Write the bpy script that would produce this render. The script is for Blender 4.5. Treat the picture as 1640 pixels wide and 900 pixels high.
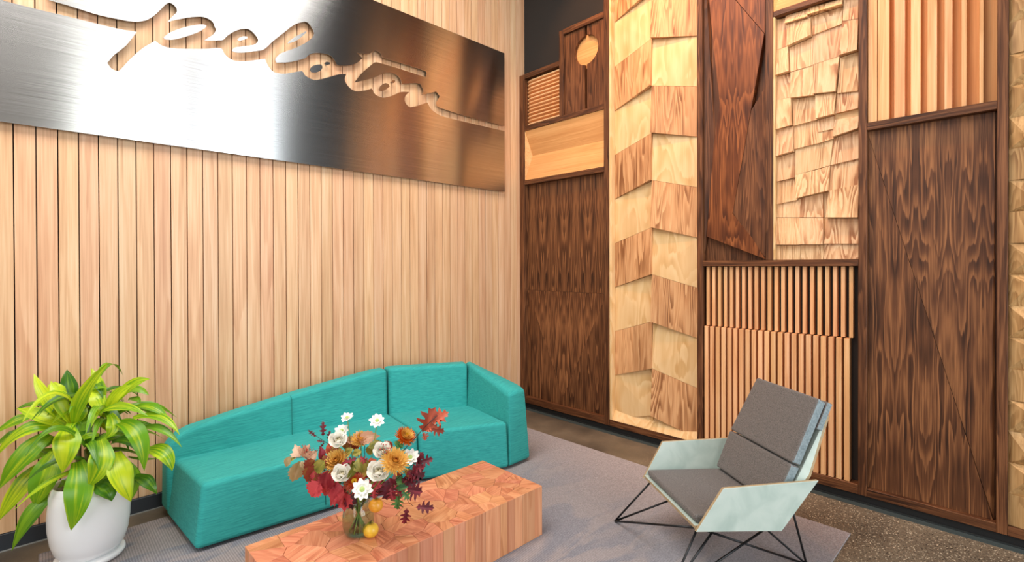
import bpy, bmesh, math, random
from mathutils import Vector, Matrix
from mathutils.geometry import tessellate_polygon

for o in list(bpy.data.objects): bpy.data.objects.remove(o)
SC = bpy.context.scene
COL = SC.collection
R = random.Random(7)

# ------------------------------------------------------------------ camera
F = 791.3; YAW = math.radians(46.08); PITCH = -0.0054; ROLL = 0.003; PPY = 430.0
CAM = Vector((0, 0, 1.6))
_fw = Vector((math.cos(YAW), math.sin(YAW), 0)); _rt = Vector((math.sin(YAW), -math.cos(YAW), 0)); _up = Vector((0, 0, 1))
FWD = _fw*math.cos(PITCH) + _up*math.sin(PITCH)
_u2 = _up*math.cos(PITCH) - _fw*math.sin(PITCH)
RGT = _rt*math.cos(ROLL) - _u2*math.sin(ROLL)
UPV = _u2*math.cos(ROLL) + _rt*math.sin(ROLL)
cd = bpy.data.cameras.new('camera'); cam = bpy.data.objects.new('camera', cd); COL.objects.link(cam)
M = Matrix((RGT, UPV, -FWD)).transposed().to_4x4(); M.translation = CAM
cam.matrix_world = M
cd.sensor_width = 36; cd.lens = 36*F/1640; cd.shift_y = -20/1640; cd.clip_start = .05; cd.clip_end = 100
SC.camera = cam

def ray(x, y): return FWD + RGT*((x-820)/F) + UPV*((PPY-y)/F)
def on_z(x, y, z): r = ray(x, y); return CAM + r*((z-CAM.z)/r.z)      # survey helpers: sight line meets a real plane
def on_x(x, y, X): r = ray(x, y); return CAM + r*((X-CAM.x)/r.x)
def on_y(x, y, Y): r = ray(x, y); return CAM + r*((Y-CAM.y)/r.y)
def at(x, y, d): return CAM + ray(x, y)*d

# ------------------------------------------------------------------ world, lights, exposure
SC.view_settings.view_transform = 'Standard'; SC.view_settings.look = 'None'
SC.view_settings.gamma = 1.0; SC.view_settings.use_curve_mapping = False
SC.view_settings.exposure = 0.15
w = bpy.data.worlds.new('world'); SC.world = w; w.use_nodes = True
w.node_tree.nodes['Background'].inputs[0].default_value = (.80, .90, 1, 1)
w.node_tree.nodes['Background'].inputs[1].default_value = 1.0
SC.cycles.max_bounces = 10; SC.cycles.diffuse_bounces = 5; SC.cycles.glossy_bounces = 4
SC.cycles.transmission_bounces = 10; SC.cycles.transparent_max_bounces = 20
SC.cycles.sample_clamp_indirect = 6.0; SC.cycles.caustics_reflective = False; SC.cycles.caustics_refractive = False

def area(name, loc, aim, sx, sy, power, color, spread=math.pi):
    l = bpy.data.lights.new(name, 'AREA'); l.shape = 'RECTANGLE'; l.size = sx; l.size_y = sy
    l.energy = power; l.color = color; l.spread = spread
    o = bpy.data.objects.new(name, l); COL.objects.link(o); o.location = loc
    d = Vector(aim) - Vector(loc); o.rotation_euler = d.to_track_quat('-Z', 'Y').to_euler(); return o
DAY = (.86, .95, 1.0)
# daylight in the three glazed bays of the wall behind the camera
for i, (a, b, pw_, dc) in enumerate(((.50, 1.36, 62, (.94, .98, .93)), (1.44, 2.02, 74, (.94, .95, .99)), (2.38, 3.72, 76, (.84, .93, 1.0)))):
    area('window_daylight', ((a+b)/2, -3.42, 2.55), ((a+b)/2, 0, 2.55), b-a, 4.6, pw_*(b-a), dc)
# unseen fill lamp added far to the left of the camera to brighten the room
area('side_fill', (-3.9, .6, 2.5), (0, 1.0, 2.0), 5.4, 4.2, 190, (.95, .98, 1.0))
# soft fill lamp added below the ceiling, over the seating
area('ceiling_fill', (.3, 2.1, 5.32), (.3, 2.1, 0), 4.4, 2.0, 250, (1, .97, .94))
# warm track lights washing the top of the right wall
def spot(x, y, z, aim, power, size, blend, col, rad=.03):
    l = bpy.data.lights.new('track_light', 'SPOT'); l.energy = power; l.spot_size = math.radians(size); l.spot_blend = blend
    l.color = col; l.shadow_soft_size = rad
    o = bpy.data.objects.new('track_light', l); COL.objects.link(o); o.location = (x, y, z)
    o.rotation_euler = (Vector(aim)-Vector((x, y, z))).to_track_quat('-Z', 'Y').to_euler()
WARM = (1, .43, .15)
for y_, p_ in ((3.0, 80), (2.35, 120), (1.6, 160), (.7, 60), (-.3, 25)):
    spot(3.1, y_, 5.22, (3.99, y_-.02, 3.45), p_, 66, .7, WARM)

# ------------------------------------------------------------------ materials
def lin(c):
    return tuple(((v/255+.055)/1.055)**2.4 if v/255 > .04045 else v/255/12.92 for v in c) + (1,)
def newmat(name):
    m = bpy.data.materials.new(name); m.use_nodes = True
    return m, m.node_tree.nodes, m.node_tree.links, m.node_tree.nodes['Principled BSDF']
def plain(name, c, rough=.5, metal=0, spec=.5, var=0):
    m, N, L, b = newmat(name)
    b.inputs['Base Color'].default_value = lin(c); b.inputs['Roughness'].default_value = rough
    b.inputs['Metallic'].default_value = metal; b.inputs['Specular IOR Level'].default_value = spec
    if var:
        n = N.new('ShaderNodeTexNoise'); n.inputs['Scale'].default_value = 30
        tc = N.new('ShaderNodeTexCoord'); L.new(tc.outputs['Object'], n.inputs['Vector'])
        r = N.new('ShaderNodeValToRGB'); L.new(n.outputs[0], r.inputs[0])
        r.color_ramp.elements[0].color = lin([max(0, v-var) for v in c]); r.color_ramp.elements[1].color = lin([min(255, v+var) for v in c])
        r.color_ramp.elements[0].position = .3; r.color_ramp.elements[1].position = .7
        L.new(r.outputs[0], b.inputs['Base Color'])
    return m
def ramp(N, stops):
    r = N.new('ShaderNodeValToRGB'); cr = r.color_ramp
    while len(cr.elements) < len(stops): cr.elements.new(.5)
    for e, (p, c) in zip(cr.elements, stops): e.position = p; e.color = lin(c)
    return r
def wood(name, dark, mid, light, scale=1.0, rings=7, ringmix=.6, fibre=.35, rough=.5, var=.10, mirror=0, grain='Z', knots=0, stretch=.07, huevar=.0, spec=.35, spin=False):
    """plain-sawn grain: contour rings of stretched noise plus fine fibres, shifted per object"""
    m, N, L, b = newmat(name)
    tc = N.new('ShaderNodeTexCoord'); oi = N.new('ShaderNodeObjectInfo')
    src = tc.outputs['Object']
    if mirror:
        s = N.new('ShaderNodeSeparateXYZ'); c = N.new('ShaderNodeCombineXYZ'); pp = N.new('ShaderNodeMath'); pp.operation = 'PINGPONG'
        L.new(src, s.inputs[0]); L.new(s.outputs[1], pp.inputs[0]); pp.inputs[1].default_value = mirror
        L.new(s.outputs[0], c.inputs[0]); L.new(pp.outputs[0], c.inputs[1]); L.new(s.outputs[2], c.inputs[2]); src = c.outputs[0]
    if spin:
        vr = N.new('ShaderNodeVectorRotate'); vr.rotation_type = 'Z_AXIS'; sa = N.new('ShaderNodeMath'); sa.operation = 'MULTIPLY'; sa.inputs[1].default_value = 61.0
        L.new(oi.outputs['Random'], sa.inputs[0]); L.new(sa.outputs[0], vr.inputs['Angle']); L.new(src, vr.inputs['Vector']); src = vr.outputs[0]
    mu = N.new('ShaderNodeVectorMath'); mu.operation = 'MULTIPLY'; L.new(oi.outputs['Random'], mu.inputs[0]); mu.inputs[1].default_value = (37.3, 91.7, 53.1)
    ad = N.new('ShaderNodeVectorMath'); ad.operation = 'ADD'; L.new(src, ad.inputs[0]); L.new(mu.outputs[0], ad.inputs[1])
    def mp(sx, sl):
        v = N.new('ShaderNodeVectorMath'); v.operation = 'MULTIPLY'; L.new(ad.outputs[0], v.inputs[0])
        v.inputs[1].default_value = {'Z': (sx, sx, sl), 'Y': (sx, sl, sx), 'X': (sl, sx, sx)}[grain]; return v.outputs[0]
    n1 = N.new('ShaderNodeTexNoise'); n1.inputs['Scale'].default_value = 1; n1.inputs['Detail'].default_value = 2.0; n1.inputs['Roughness'].default_value = .38; n1.inputs['Distortion'].default_value = .1
    L.new(mp(4*scale, 4*scale*stretch), n1.inputs['Vector'])
    mm = N.new('ShaderNodeMath'); mm.operation = 'MULTIPLY'; L.new(n1.outputs[0], mm.inputs[0]); mm.inputs[1].default_value = rings*2
    nq = N.new('ShaderNodeTexNoise'); nq.inputs['Scale'].default_value = 1; nq.inputs['Detail'].default_value = 1; L.new(mp(60*scale, 3*scale), nq.inputs['Vector'])
    mq = N.new('ShaderNodeMath'); mq.operation = 'MULTIPLY_ADD'; L.new(nq.outputs[0], mq.inputs[0]); mq.inputs[1].default_value = .55; L.new(mm.outputs[0], mq.inputs[2])
    fr = N.new('ShaderNodeMath'); fr.operation = 'FRACT'; L.new(mq.outputs[0], fr.inputs[0])
    # sharp late-wood side, soft early-wood side
    rr = N.new('ShaderNodeMapRange'); rr.interpolation_type = 'SMOOTHSTEP'; L.new(fr.outputs[0], rr.inputs[0])
    rr.inputs[1].default_value = 0; rr.inputs[2].default_value = .8; 
    rd = N.new('ShaderNodeMapRange'); rd.interpolation_type = 'SMOOTHSTEP'; L.new(fr.outputs[0], rd.inputs[0]); rd.inputs[1].default_value = .88; rd.inputs[2].default_value = 1
    sb = N.new('ShaderNodeMath'); sb.operation = 'SUBTRACT'; L.new(rr.outputs[0], sb.inputs[0]); L.new(rd.outputs[0], sb.inputs[1])
    n2 = N.new('ShaderNodeTexNoise'); n2.inputs['Scale'].default_value = 1; n2.inputs['Detail'].default_value = 3
    L.new(mp(110*scale, 2.2*scale), n2.inputs['Vector'])
    n3 = N.new('ShaderNodeTexNoise'); n3.inputs['Scale'].default_value = 1; n3.inputs['Detail'].default_value = 2
    L.new(mp(14*scale, .5*scale), n3.inputs['Vector'])
    # blend: ring darkness + fibre
    na = N.new('ShaderNodeTexNoise'); na.inputs['Scale'].default_value = 1; na.inputs['Detail'].default_value = 1; L.new(mp(9*scale, 1.6*scale), na.inputs['Vector'])
    am = N.new('ShaderNodeMapRange'); L.new(na.outputs[0], am.inputs[0]); am.inputs[1].default_value = .3; am.inputs[2].default_value = .7; am.inputs[3].default_value = .15*ringmix; am.inputs[4].default_value = 1.15*ringmix
    a = N.new('ShaderNodeMath'); a.operation = 'MULTIPLY'; L.new(sb.outputs[0], a.inputs[0]); L.new(am.outputs[0], a.inputs[1])
    f1 = N.new('ShaderNodeMath'); f1.operation = 'MULTIPLY_ADD'; L.new(n2.outputs[0], f1.inputs[0]); f1.inputs[1].default_value = fibre*1.6; L.new(a.outputs[0], f1.inputs[2])
    f2 = N.new('ShaderNodeMath'); f2.operation = 'MULTIPLY_ADD'; L.new(n3.outputs[0], f2.inputs[0]); f2.inputs[1].default_value = .7; L.new(f1.outputs[0], f2.inputs[2])
    sh = N.new('ShaderNodeMapRange'); L.new(f2.outputs[0], sh.inputs[0]); sh.inputs[1].default_value = .28+.8*fibre-.25*fibre; sh.inputs[2].default_value = .42+.8*fibre+ringmix*.9+.12
    rp = ramp(N, [(0, light), (.45, mid), (1, dark)]); L.new(sh.outputs[0], rp.inputs[0])
    hs = N.new('ShaderNodeHueSaturation'); L.new(rp.outputs[0], hs.inputs['Color'])
    v = N.new('ShaderNodeMapRange'); L.new(oi.outputs['Random'], v.inputs[0]); v.inputs[3].default_value = 1-var; v.inputs[4].default_value = 1+var
    L.new(v.outputs[0], hs.inputs['Value'])
    if huevar:
        wn = N.new('ShaderNodeTexWhiteNoise'); wn.noise_dimensions = '1D'; L.new(oi.outputs['Random'], wn.inputs['W'])
        hv = N.new('ShaderNodeMapRange'); L.new(wn.outputs[0], hv.inputs[0]); hv.inputs[3].default_value = .5-huevar; hv.inputs[4].default_value = .5+huevar
        L.new(hv.outputs[0], hs.inputs['Hue'])
    L.new(hs.outputs[0], b.inputs['Base Color'])
    b.inputs['Roughness'].default_value = rough; b.inputs['Specular IOR Level'].default_value = spec
    bp = N.new('ShaderNodeBump'); bp.inputs['Strength'].default_value = .12; bp.inputs['Distance'].default_value = .001
    L.new(n2.outputs[0], bp.inputs['Height']); L.new(bp.outputs[0], b.inputs['Normal'])
    return m

PINE = wood('pale_plank', (204, 152, 110), (226, 180, 137), (237, 199, 160), rings=7, ringmix=.2, fibre=.5, var=.06, huevar=.005, rough=.42, stretch=.04, spec=.5)
FIR = wood('fir_slat', (204, 142, 92), (228, 172, 120), (240, 194, 148), rings=6, ringmix=.22, fibre=.5, var=.09, huevar=.006, stretch=.05)
FIRH = wood('fir_louvre', (206, 146, 92), (230, 176, 122), (242, 200, 150), rings=6, ringmix=.1, fibre=.3, var=.03, grain='Y', stretch=.03)
BIRCH = wood('birch_ply', (206, 162, 104), (224, 186, 132), (234, 202, 152), rings=5, ringmix=.5, fibre=.15, var=.03, stretch=.35, scale=1.0)
ASH = wood('ash_tile', (136, 88, 52), (194, 142, 96), (220, 174, 126), rings=9, ringmix=.95, fibre=.45, var=.12, scale=1.5, stretch=.10)
SHING = wood('cedar_shingle', (158, 104, 62), (212, 166, 120), (232, 196, 152), rings=9, ringmix=1.0, fibre=.35, var=.07, scale=1.8, stretch=.08, huevar=.006)
WALNUT = wood('walnut', (50, 28, 16), (94, 57, 34), (134, 88, 56), rings=8, ringmix=.4, fibre=.6, var=.10, scale=2.0, stretch=.07, rough=.5, spec=.25)
WALV = wood('walnut_veneer', (50, 28, 16), (96, 59, 36), (152, 102, 64), rings=7, ringmix=.65, fibre=.7, var=.09, scale=1.9, mirror=.155, stretch=.10, rough=.48, spec=.25)
WALVA = wood('walnut_figured', (66, 32, 16), (112, 62, 32), (156, 94, 52), rings=8, ringmix=.5, fibre=.55, var=.03, scale=2.0, mirror=.13, stretch=.12, rough=.45, spec=.25)
WALH = wood('walnut_rail', (50, 28, 16), (94, 57, 34), (134, 88, 56), rings=8, ringmix=.4, fibre=.6, var=.10, scale=2.0, grain='Y', rough=.5, stretch=.07, spec=.25)
CHERRY = wood('cherry_veneer', (208, 142, 82), (224, 162, 100), (234, 176, 114), rings=6, ringmix=.15, fibre=.5, var=.03, grain='Y', stretch=.04)
CHERRYV = wood('cherry_recess', (206, 138, 78), (220, 156, 94), (230, 170, 108), rings=6, ringmix=.15, fibre=.4, var=.03, stretch=.04)
BLOCK = wood('redwood_block', (186, 112, 76), (214, 144, 104), (228, 166, 126), rings=5, ringmix=.22, fibre=.3, var=.16, huevar=.010, scale=1.5, stretch=.06)
BLOCKT = wood('redwood_end', (172, 98, 64), (206, 134, 94), (226, 160, 118), rings=6, ringmix=.45, fibre=.5, var=.13, huevar=.010, scale=1.6, stretch=.22, grain='X', spin=True)
PYR = wood('oiled_oak', (146, 106, 64), (186, 146, 96), (208, 168, 116), rings=8, ringmix=.5, fibre=.4, var=.10, scale=2.0, stretch=.2)
CHAR = plain('charcoal_paint', (38, 34, 31), .85)
BLACK = plain('black_gap', (14, 13, 13), .7)
BASEB = plain('black_rubber', (44, 48, 54), .5)
DARKGAP = plain('dark_backing', (40, 27, 19), .8)
WHITEP = plain('white_paint', (206, 203, 198), .8)
WIRE = plain('black_steel_rod', (20, 20, 22), .35, metal=.3)

def steel_mat():
    m, N, L, b = newmat('brushed_steel')
    b.inputs['Metallic'].default_value = 1
    b.inputs['Roughness'].default_value = .24; b.inputs['Anisotropic'].default_value = .95
    tg = N.new('ShaderNodeTangent'); tg.direction_type = 'UV_MAP'; tg.uv_map = 'UVMap'; L.new(tg.outputs[0], b.inputs['Tangent'])
    tc = N.new('ShaderNodeTexCoord'); v = N.new('ShaderNodeVectorMath'); v.operation = 'MULTIPLY'; v.inputs[1].default_value = (1.2, 1, 260)
    L.new(tc.outputs['Object'], v.inputs[0]); n = N.new('ShaderNodeTexNoise'); n.inputs['Scale'].default_value = 1; n.inputs['Detail'].default_value = 3
    L.new(v.outputs[0], n.inputs['Vector'])
    r = ramp(N, [(.3, (172, 170, 167)), (.7, (202, 200, 197))]); L.new(n.outputs[0], r.inputs[0]); L.new(r.outputs[0], b.inputs['Base Color'])
    return m
STEEL = steel_mat()

def fabric(name, dark, light, sc=(6, 6, 160), rough=.85, bump=.25):
    m, N, L, b = newmat(name)
    tc = N.new('ShaderNodeTexCoord'); v = N.new('ShaderNodeVectorMath'); v.operation = 'MULTIPLY'; v.inputs[1].default_value = sc
    L.new(tc.outputs['Object'], v.inputs[0]); n = N.new('ShaderNodeTexNoise'); n.inputs['Scale'].default_value = 1; n.inputs['Detail'].default_value = 4
    L.new(v.outputs[0], n.inputs['Vector']); r = ramp(N, [(.32, dark), (.68, light)]); L.new(n.outputs[0], r.inputs[0])
    L.new(r.outputs[0], b.inputs['Base Color']); b.inputs['Roughness'].default_value = rough
    b.inputs['Sheen Weight'].default_value = .15; b.inputs['Specular IOR Level'].default_value = .2
    bp = N.new('ShaderNodeBump'); bp.inputs['Strength'].default_value = bump; bp.inputs['Distance'].default_value = .002
    L.new(n.outputs[0], bp.inputs['Height']); L.new(bp.outputs[0], b.inputs['Normal']); return m
def slub():
    m, N, L, b = newmat('teal_slub_fabric')
    tc = N.new('ShaderNodeTexCoord'); ge = N.new('ShaderNodeNewGeometry')
    def ns(sc):
        v = N.new('ShaderNodeVectorMath'); v.operation = 'MULTIPLY'; v.inputs[1].default_value = sc; L.new(tc.outputs['Object'], v.inputs[0])
        n = N.new('ShaderNodeTexNoise'); n.inputs['Scale'].default_value = 1; n.inputs['Detail'].default_value = 3; n.inputs['Roughness'].default_value = .65; L.new(v.outputs[0], n.inputs['Vector']); return n.outputs[0]
    a = ns((9, 30, 190)); c = ns((9, 190, 30))
    s = N.new('ShaderNodeSeparateXYZ'); L.new(ge.outputs['Normal'], s.inputs[0]); ab = N.new('ShaderNodeMath'); ab.operation = 'ABSOLUTE'; L.new(s.outputs[2], ab.inputs[0])
    mx = N.new('ShaderNodeMix'); L.new(ab.outputs[0], mx.inputs[0]); L.new(a, mx.inputs[2]); L.new(c, mx.inputs[3])
    r = ramp(N, [(.25, (40, 142, 140)), (.75, (68, 184, 176))]); L.new(mx.outputs[0], r.inputs[0]); L.new(r.outputs[0], b.inputs['Base Color'])
    b.inputs['Roughness'].default_value = .8; b.inputs['Sheen Weight'].default_value = .04; b.inputs['Specular IOR Level'].default_value = .2
    bp = N.new('ShaderNodeBump'); bp.inputs['Strength'].default_value = .2; bp.inputs['Distance'].default_value = .001; L.new(mx.outputs[0], bp.inputs['Height']); L.new(bp.outputs[0], b.inputs['Normal'])
    return m
TEAL = slub()
GREY = fabric('grey_wool', (88, 84, 81), (128, 121, 117), sc=(220, 220, 220))
STRAP = fabric('blue_grey_strap', (120, 134, 138), (154, 166, 170), sc=(90, 90, 90))

def rug_mat():
    m, N, L, b = newmat('ribbed_rug')
    tc = N.new('ShaderNodeTexCoord')
    n = N.new('ShaderNodeTexNoise'); n.inputs['Scale'].default_value = 150; n.inputs['Detail'].default_value = 3; L.new(tc.outputs['Object'], n.inputs['Vector'])
    v = N.new('ShaderNodeVectorMath'); v.operation = 'MULTIPLY'; v.inputs[1].default_value = (1.3, 3.8, 1); L.new(tc.outputs['Object'], v.inputs[0])
    n2 = N.new('ShaderNodeTexNoise'); n2.inputs['Scale'].default_value = 1.4; n2.inputs['Detail'].default_value = 2; n2.inputs['Distortion'].default_value = 1.2; L.new(v.outputs[0], n2.inputs['Vector'])
    r = ramp(N, [(.3, (136, 130, 132)), (.7, (176, 170, 172))]); L.new(n.outputs[0], r.inputs[0])
    r2 = ramp(N, [(.44, (118, 124, 136)), (.54, (165, 154, 150))]); L.new(n2.outputs[0], r2.inputs[0])
    s = N.new('ShaderNodeSeparateXYZ'); L.new(tc.outputs['Object'], s.inputs[0])
    fx = N.new('ShaderNodeMapRange'); L.new(s.outputs[0], fx.inputs[0]); fx.inputs[1].default_value = .2; fx.inputs[2].default_value = 1.5; fx.inputs[3].default_value = .55; fx.inputs[4].default_value = 0
    mx = N.new('ShaderNodeMix'); mx.data_type = 'RGBA'; L.new(fx.outputs[0], mx.inputs[0]); L.new(r.outputs[0], mx.inputs[6]); L.new(r2.outputs[0], mx.inputs[7])
    # fine ribs
    wv = N.new('ShaderNodeTexWave'); wv.bands_direction = 'X'; wv.inputs['Scale'].default_value = 26; wv.inputs['Distortion'].default_value = .4; L.new(tc.outputs['Object'], wv.inputs['Vector'])
    fm = N.new('ShaderNodeMath'); fm.operation = 'MULTIPLY'; L.new(wv.outputs[1], fm.inputs[0]); L.new(fx.outputs[0], fm.inputs[1])
    m2 = N.new('ShaderNodeMix'); m2.data_type = 'RGBA'; m2.blend_type = 'MULTIPLY'; L.new(fm.outputs[0], m2.inputs[0]); L.new(mx.outputs[2], m2.inputs[6]); m2.inputs[7].default_value = (.45, .45, .47, 1)
    L.new(m2.outputs[2], b.inputs['Base Color']); b.inputs['Roughness'].default_value = .95; b.inputs['Specular IOR Level'].default_value = .1
    bp = N.new('ShaderNodeBump'); bp.inputs['Strength'].default_value = .5; bp.inputs['Distance'].default_value = .003; L.new(n.outputs[0], bp.inputs['Height']); L.new(bp.outputs[0], b.inputs['Normal'])
    return m
RUG = rug_mat()

def floor_mat():
    m, N, L, b = newmat('ground_concrete')
    tc = N.new('ShaderNodeTexCoord')
    n = N.new('ShaderNodeTexNoise'); n.inputs['Scale'].default_value = 2.2; n.inputs['Detail'].default_value = 5; L.new(tc.outputs['Object'], n.inputs['Vector'])
    r = ramp(N, [(.3, (78, 70, 60)), (.5, (106, 95, 80)), (.72, (138, 125, 105))]); L.new(n.outputs[0], r.inputs[0])
    vo = N.new('ShaderNodeTexVoronoi'); vo.inputs['Scale'].default_value = 130; L.new(tc.outputs['Object'], vo.inputs['Vector'])
    sp = ramp(N, [(.10, (36, 31, 27)), (.2, (98, 87, 72)), (.82, (126, 113, 94)), (.92, (206, 192, 166))])
    sx = N.new('ShaderNodeSeparateColor'); L.new(vo.outputs['Color'], sx.inputs[0]); L.new(sx.outputs[0], sp.inputs[0])
    # where the aggregate shows: nearer the open end of the floor
    s = N.new('ShaderNodeSeparateXYZ'); L.new(tc.outputs['Object'], s.inputs[0])
    fy = N.new('ShaderNodeMapRange'); L.new(s.outputs[1], fy.inputs[0]); fy.inputs[1].default_value = 2.0; fy.inputs[2].default_value = .9; fy.inputs[3].default_value = .06; fy.inputs[4].default_value = .95
    dm = N.new('ShaderNodeMapRange'); L.new(vo.outputs['Distance'], dm.inputs[0]); dm.inputs[1].default_value = .55; dm.inputs[2].default_value = .4
    f = N.new('ShaderNodeMath'); f.operation = 'MULTIPLY'; L.new(fy.outputs[0], f.inputs[0]); L.new(dm.outputs[0], f.inputs[1])
    mx = N.new('ShaderNodeMix'); mx.data_type = 'RGBA'; L.new(f.outputs[0], mx.inputs[0]); L.new(r.outputs[0], mx.inputs[6]); L.new(sp.outputs[0], mx.inputs[7])
    L.new(mx.outputs[2], b.inputs['Base Color']); b.inputs['Roughness'].default_value = .42
    return m
CONC = floor_mat()

# ------------------------------------------------------------------ object helpers
def mesh_from(name, verts, faces, mats=(), smooth=False, fmat=None):
    me = bpy.data.meshes.new(name); me.from_pydata([tuple(v) for v in verts], [], faces); me.update()
    bm = bmesh.new(); bm.from_mesh(me); bmesh.ops.recalc_face_normals(bm, faces=bm.faces); bm.to_mesh(me); bm.free()
    for m in mats: me.materials.append(m)
    if fmat:
        for p in me.polygons: p.material_index = fmat(p)
    if smooth:
        for p in me.polygons: p.use_smooth = True
    return me
def link(name, me, parent=None, loc=(0, 0, 0), rot=None):
    o = bpy.data.objects.new(name, me); COL.objects.link(o)
    if parent: o.parent = parent
    o.location = loc
    if rot is not None: o.rotation_euler = rot
    return o
def thing(name, label, cat, loc=(0, 0, 0), rotz=0, group=None):
    o = bpy.data.objects.new(name, None); COL.objects.link(o); o.location = loc; o.rotation_euler = (0, 0, rotz)
    o.empty_display_size = .05
    return tag(o, label, cat, group)
def tag(o, label=None, cat=None, group=None, kind=None):
    if label: o['label'] = label
    if cat: o['category'] = cat
    if group: o['group'] = group
    if kind: o['kind'] = kind
    return o
def loc_in(root, p):
    """world point -> coordinates under an unrotated root"""
    return Vector(p) - (root.location if root else Vector((0, 0, 0)))
_cache = {}
def box_mesh(dx, dy, dz, mat, bev=.0015):
    k = (round(dx, 4), round(dy, 4), round(dz, 4), mat.name, bev)
    if k in _cache: return _cache[k]
    bm = bmesh.new(); bmesh.ops.create_cube(bm, size=1); bmesh.ops.scale(bm, vec=(dx, dy, dz), verts=bm.verts)
    if bev: bmesh.ops.bevel(bm, geom=bm.edges, offset=bev, segments=1, affect='EDGES')
    me = bpy.data.meshes.new('box'); bm.to_mesh(me); bm.free(); me.materials.append(mat); _cache[k] = me; return me
def wbox(name, lo, hi, mat, parent=None, bev=.0015):
    lo = Vector(lo); hi = Vector(hi); d = hi-lo
    return link(name, box_mesh(d.x, d.y, d.z, mat, bev), parent, loc_in(parent, (lo+hi)/2))
def hull(name, pts, mat, parent=None, bevel=0, seg=3, smooth=True, local=False):
    pts = [Vector(p) for p in pts]; c = sum(pts, Vector())/len(pts)
    bm = bmesh.new()
    for p in pts: bm.verts.new(p-c)
    r = bmesh.ops.convex_hull(bm, input=bm.verts)
    bmesh.ops.delete(bm, geom=[v for v in bm.verts if not v.link_faces], context='VERTS')
    bmesh.ops.dissolve_limit(bm, angle_limit=math.radians(1.5), verts=bm.verts, edges=bm.edges)
    bmesh.ops.recalc_face_normals(bm, faces=bm.faces)
    me = bpy.data.meshes.new(name); bm.to_mesh(me); bm.free(); me.materials.append(mat)
    o = link(name, me, parent, c if local else loc_in(parent, c))
    if bevel:
        b = o.modifiers.new('bevel', 'BEVEL'); b.width = bevel; b.segments = seg; b.limit_method = 'ANGLE'; b.angle_limit = math.radians(20)
        if smooth:
            for p in me.polygons: p.use_smooth = True
            wn = o.modifiers.new('wn', 'WEIGHTED_NORMAL'); wn.keep_sharp = True
    return o
def slab_x(name, poly, xs, xb, mat, parent=None, bev=0):
    """poly: (y, z, x_front) on the right wall, extruded back to xb"""
    n = len(poly); cy = sum(p[0] for p in poly)/n; cz = sum(p[1] for p in poly)/n; cx = xb
    vs = [(p[2]-cx, p[0]-cy, p[1]-cz) for p in poly] + [(0, p[0]-cy, p[1]-cz) for p in poly]
    fs = [tuple(range(n)), tuple(range(2*n-1, n-1, -1))] + [(i, (i+1) % n, n+(i+1) % n, n+i) for i in range(n)]
    me = mesh_from(name, vs, fs, (mat,))
    if n == 4 or True:
        bm = bmesh.new(); bm.from_mesh(me); bmesh.ops.triangulate(bm, faces=[f for f in bm.faces if len(f.verts) > 3 and max(v.co.x for v in f.verts) < 9 and f.index in (0,)]); bm.to_mesh(me); bm.free()
    return link(name, me, parent, loc_in(parent, (cx, cy, cz)))
def tube_mesh(name, pts, r, mat, n=8, r1=None, closed=False):
    pts = [Vector(p) for p in pts]; vs = []; fs = []
    prev = None
    for i, p in enumerate(pts):
        t = (pts[min(i+1, len(pts)-1)]-pts[max(i-1, 0)]).normalized()
        a = t.cross(Vector((0, 0, 1))) if abs(t.z) < .95 else t.cross(Vector((1, 0, 0)))
        a.normalize()
        if prev is not None:
            a = (prev - t*prev.dot(t)).normalized()
        prev = a; b = t.cross(a)
        rr = r if r1 is None else r+(r1-r)*i/(len(pts)-1)
        vs += [p + (a*math.cos(2*math.pi*k/n)+b*math.sin(2*math.pi*k/n))*rr for k in range(n)]
    for i in range(len(pts)-1):
        for k in range(n): fs.append((i*n+k, i*n+(k+1) % n, (i+1)*n+(k+1) % n, (i+1)*n+k))
    fs += [tuple(range(n)), tuple(range((len(pts)-1)*n, len(pts)*n))]
    return mesh_from(name, vs, fs, (mat,), smooth=True)
def lathe_mesh(name, prof, mat, n=48):
    vs = []; fs = []
    for r, z in prof: vs += [(r*math.cos(2*math.pi*k/n), r*math.sin(2*math.pi*k/n), z) for k in range(n)]
    for i in range(len(prof)-1):
        for k in range(n): fs.append((i*n+k, i*n+(k+1) % n, (i+1)*n+(k+1) % n, (i+1)*n+k))
    if prof[0][0] > 1e-4: fs.append(tuple(range(n)))
    if prof[-1][0] > 1e-4: fs.append(tuple(range((len(prof)-1)*n, len(prof)*n)))
    me = bpy.data.meshes.new(name); me.from_pydata(vs, [], fs)
    bm = bmesh.new(); bm.from_mesh(me); bmesh.ops.remove_doubles(bm, verts=bm.verts, dist=1e-5); bmesh.ops.recalc_face_normals(bm, faces=bm.faces); bm.to_mesh(me); bm.free()
    me.materials.append(mat)
    for p in me.polygons: p.use_smooth = len(p.vertices) < 5
    return me

# ------------------------------------------------------------------ the room
YL, XW, X0 = 4.0, 4.06, 3.975       # plank face, right wall, front of the timber frames
TOP = 5.36
s = wbox('floor', (-4.1, -3.6, -.1), (4.3, 4.2, 0), CONC, bev=0); tag(s, kind='structure')
s = wbox('ceiling', (-4.1, -3.6, TOP), (4.3, 4.2, TOP+.1), CHAR, bev=0); tag(s, kind='structure')
wl = wbox('wall_left', (-4.1, YL+.018, 0), (4.3, YL+.15, TOP), DARKGAP, bev=0); tag(wl, kind='structure')
wr = wbox('wall_right', (XW, -3.6, 0), (XW+.12, YL+.018, TOP), CHAR, bev=0); tag(wr, kind='structure')
s = wbox('wall_side', (-4.12, -3.6, 0), (-4.0, YL+.018, TOP), WHITEP, bev=0); tag(s, kind='structure')
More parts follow.
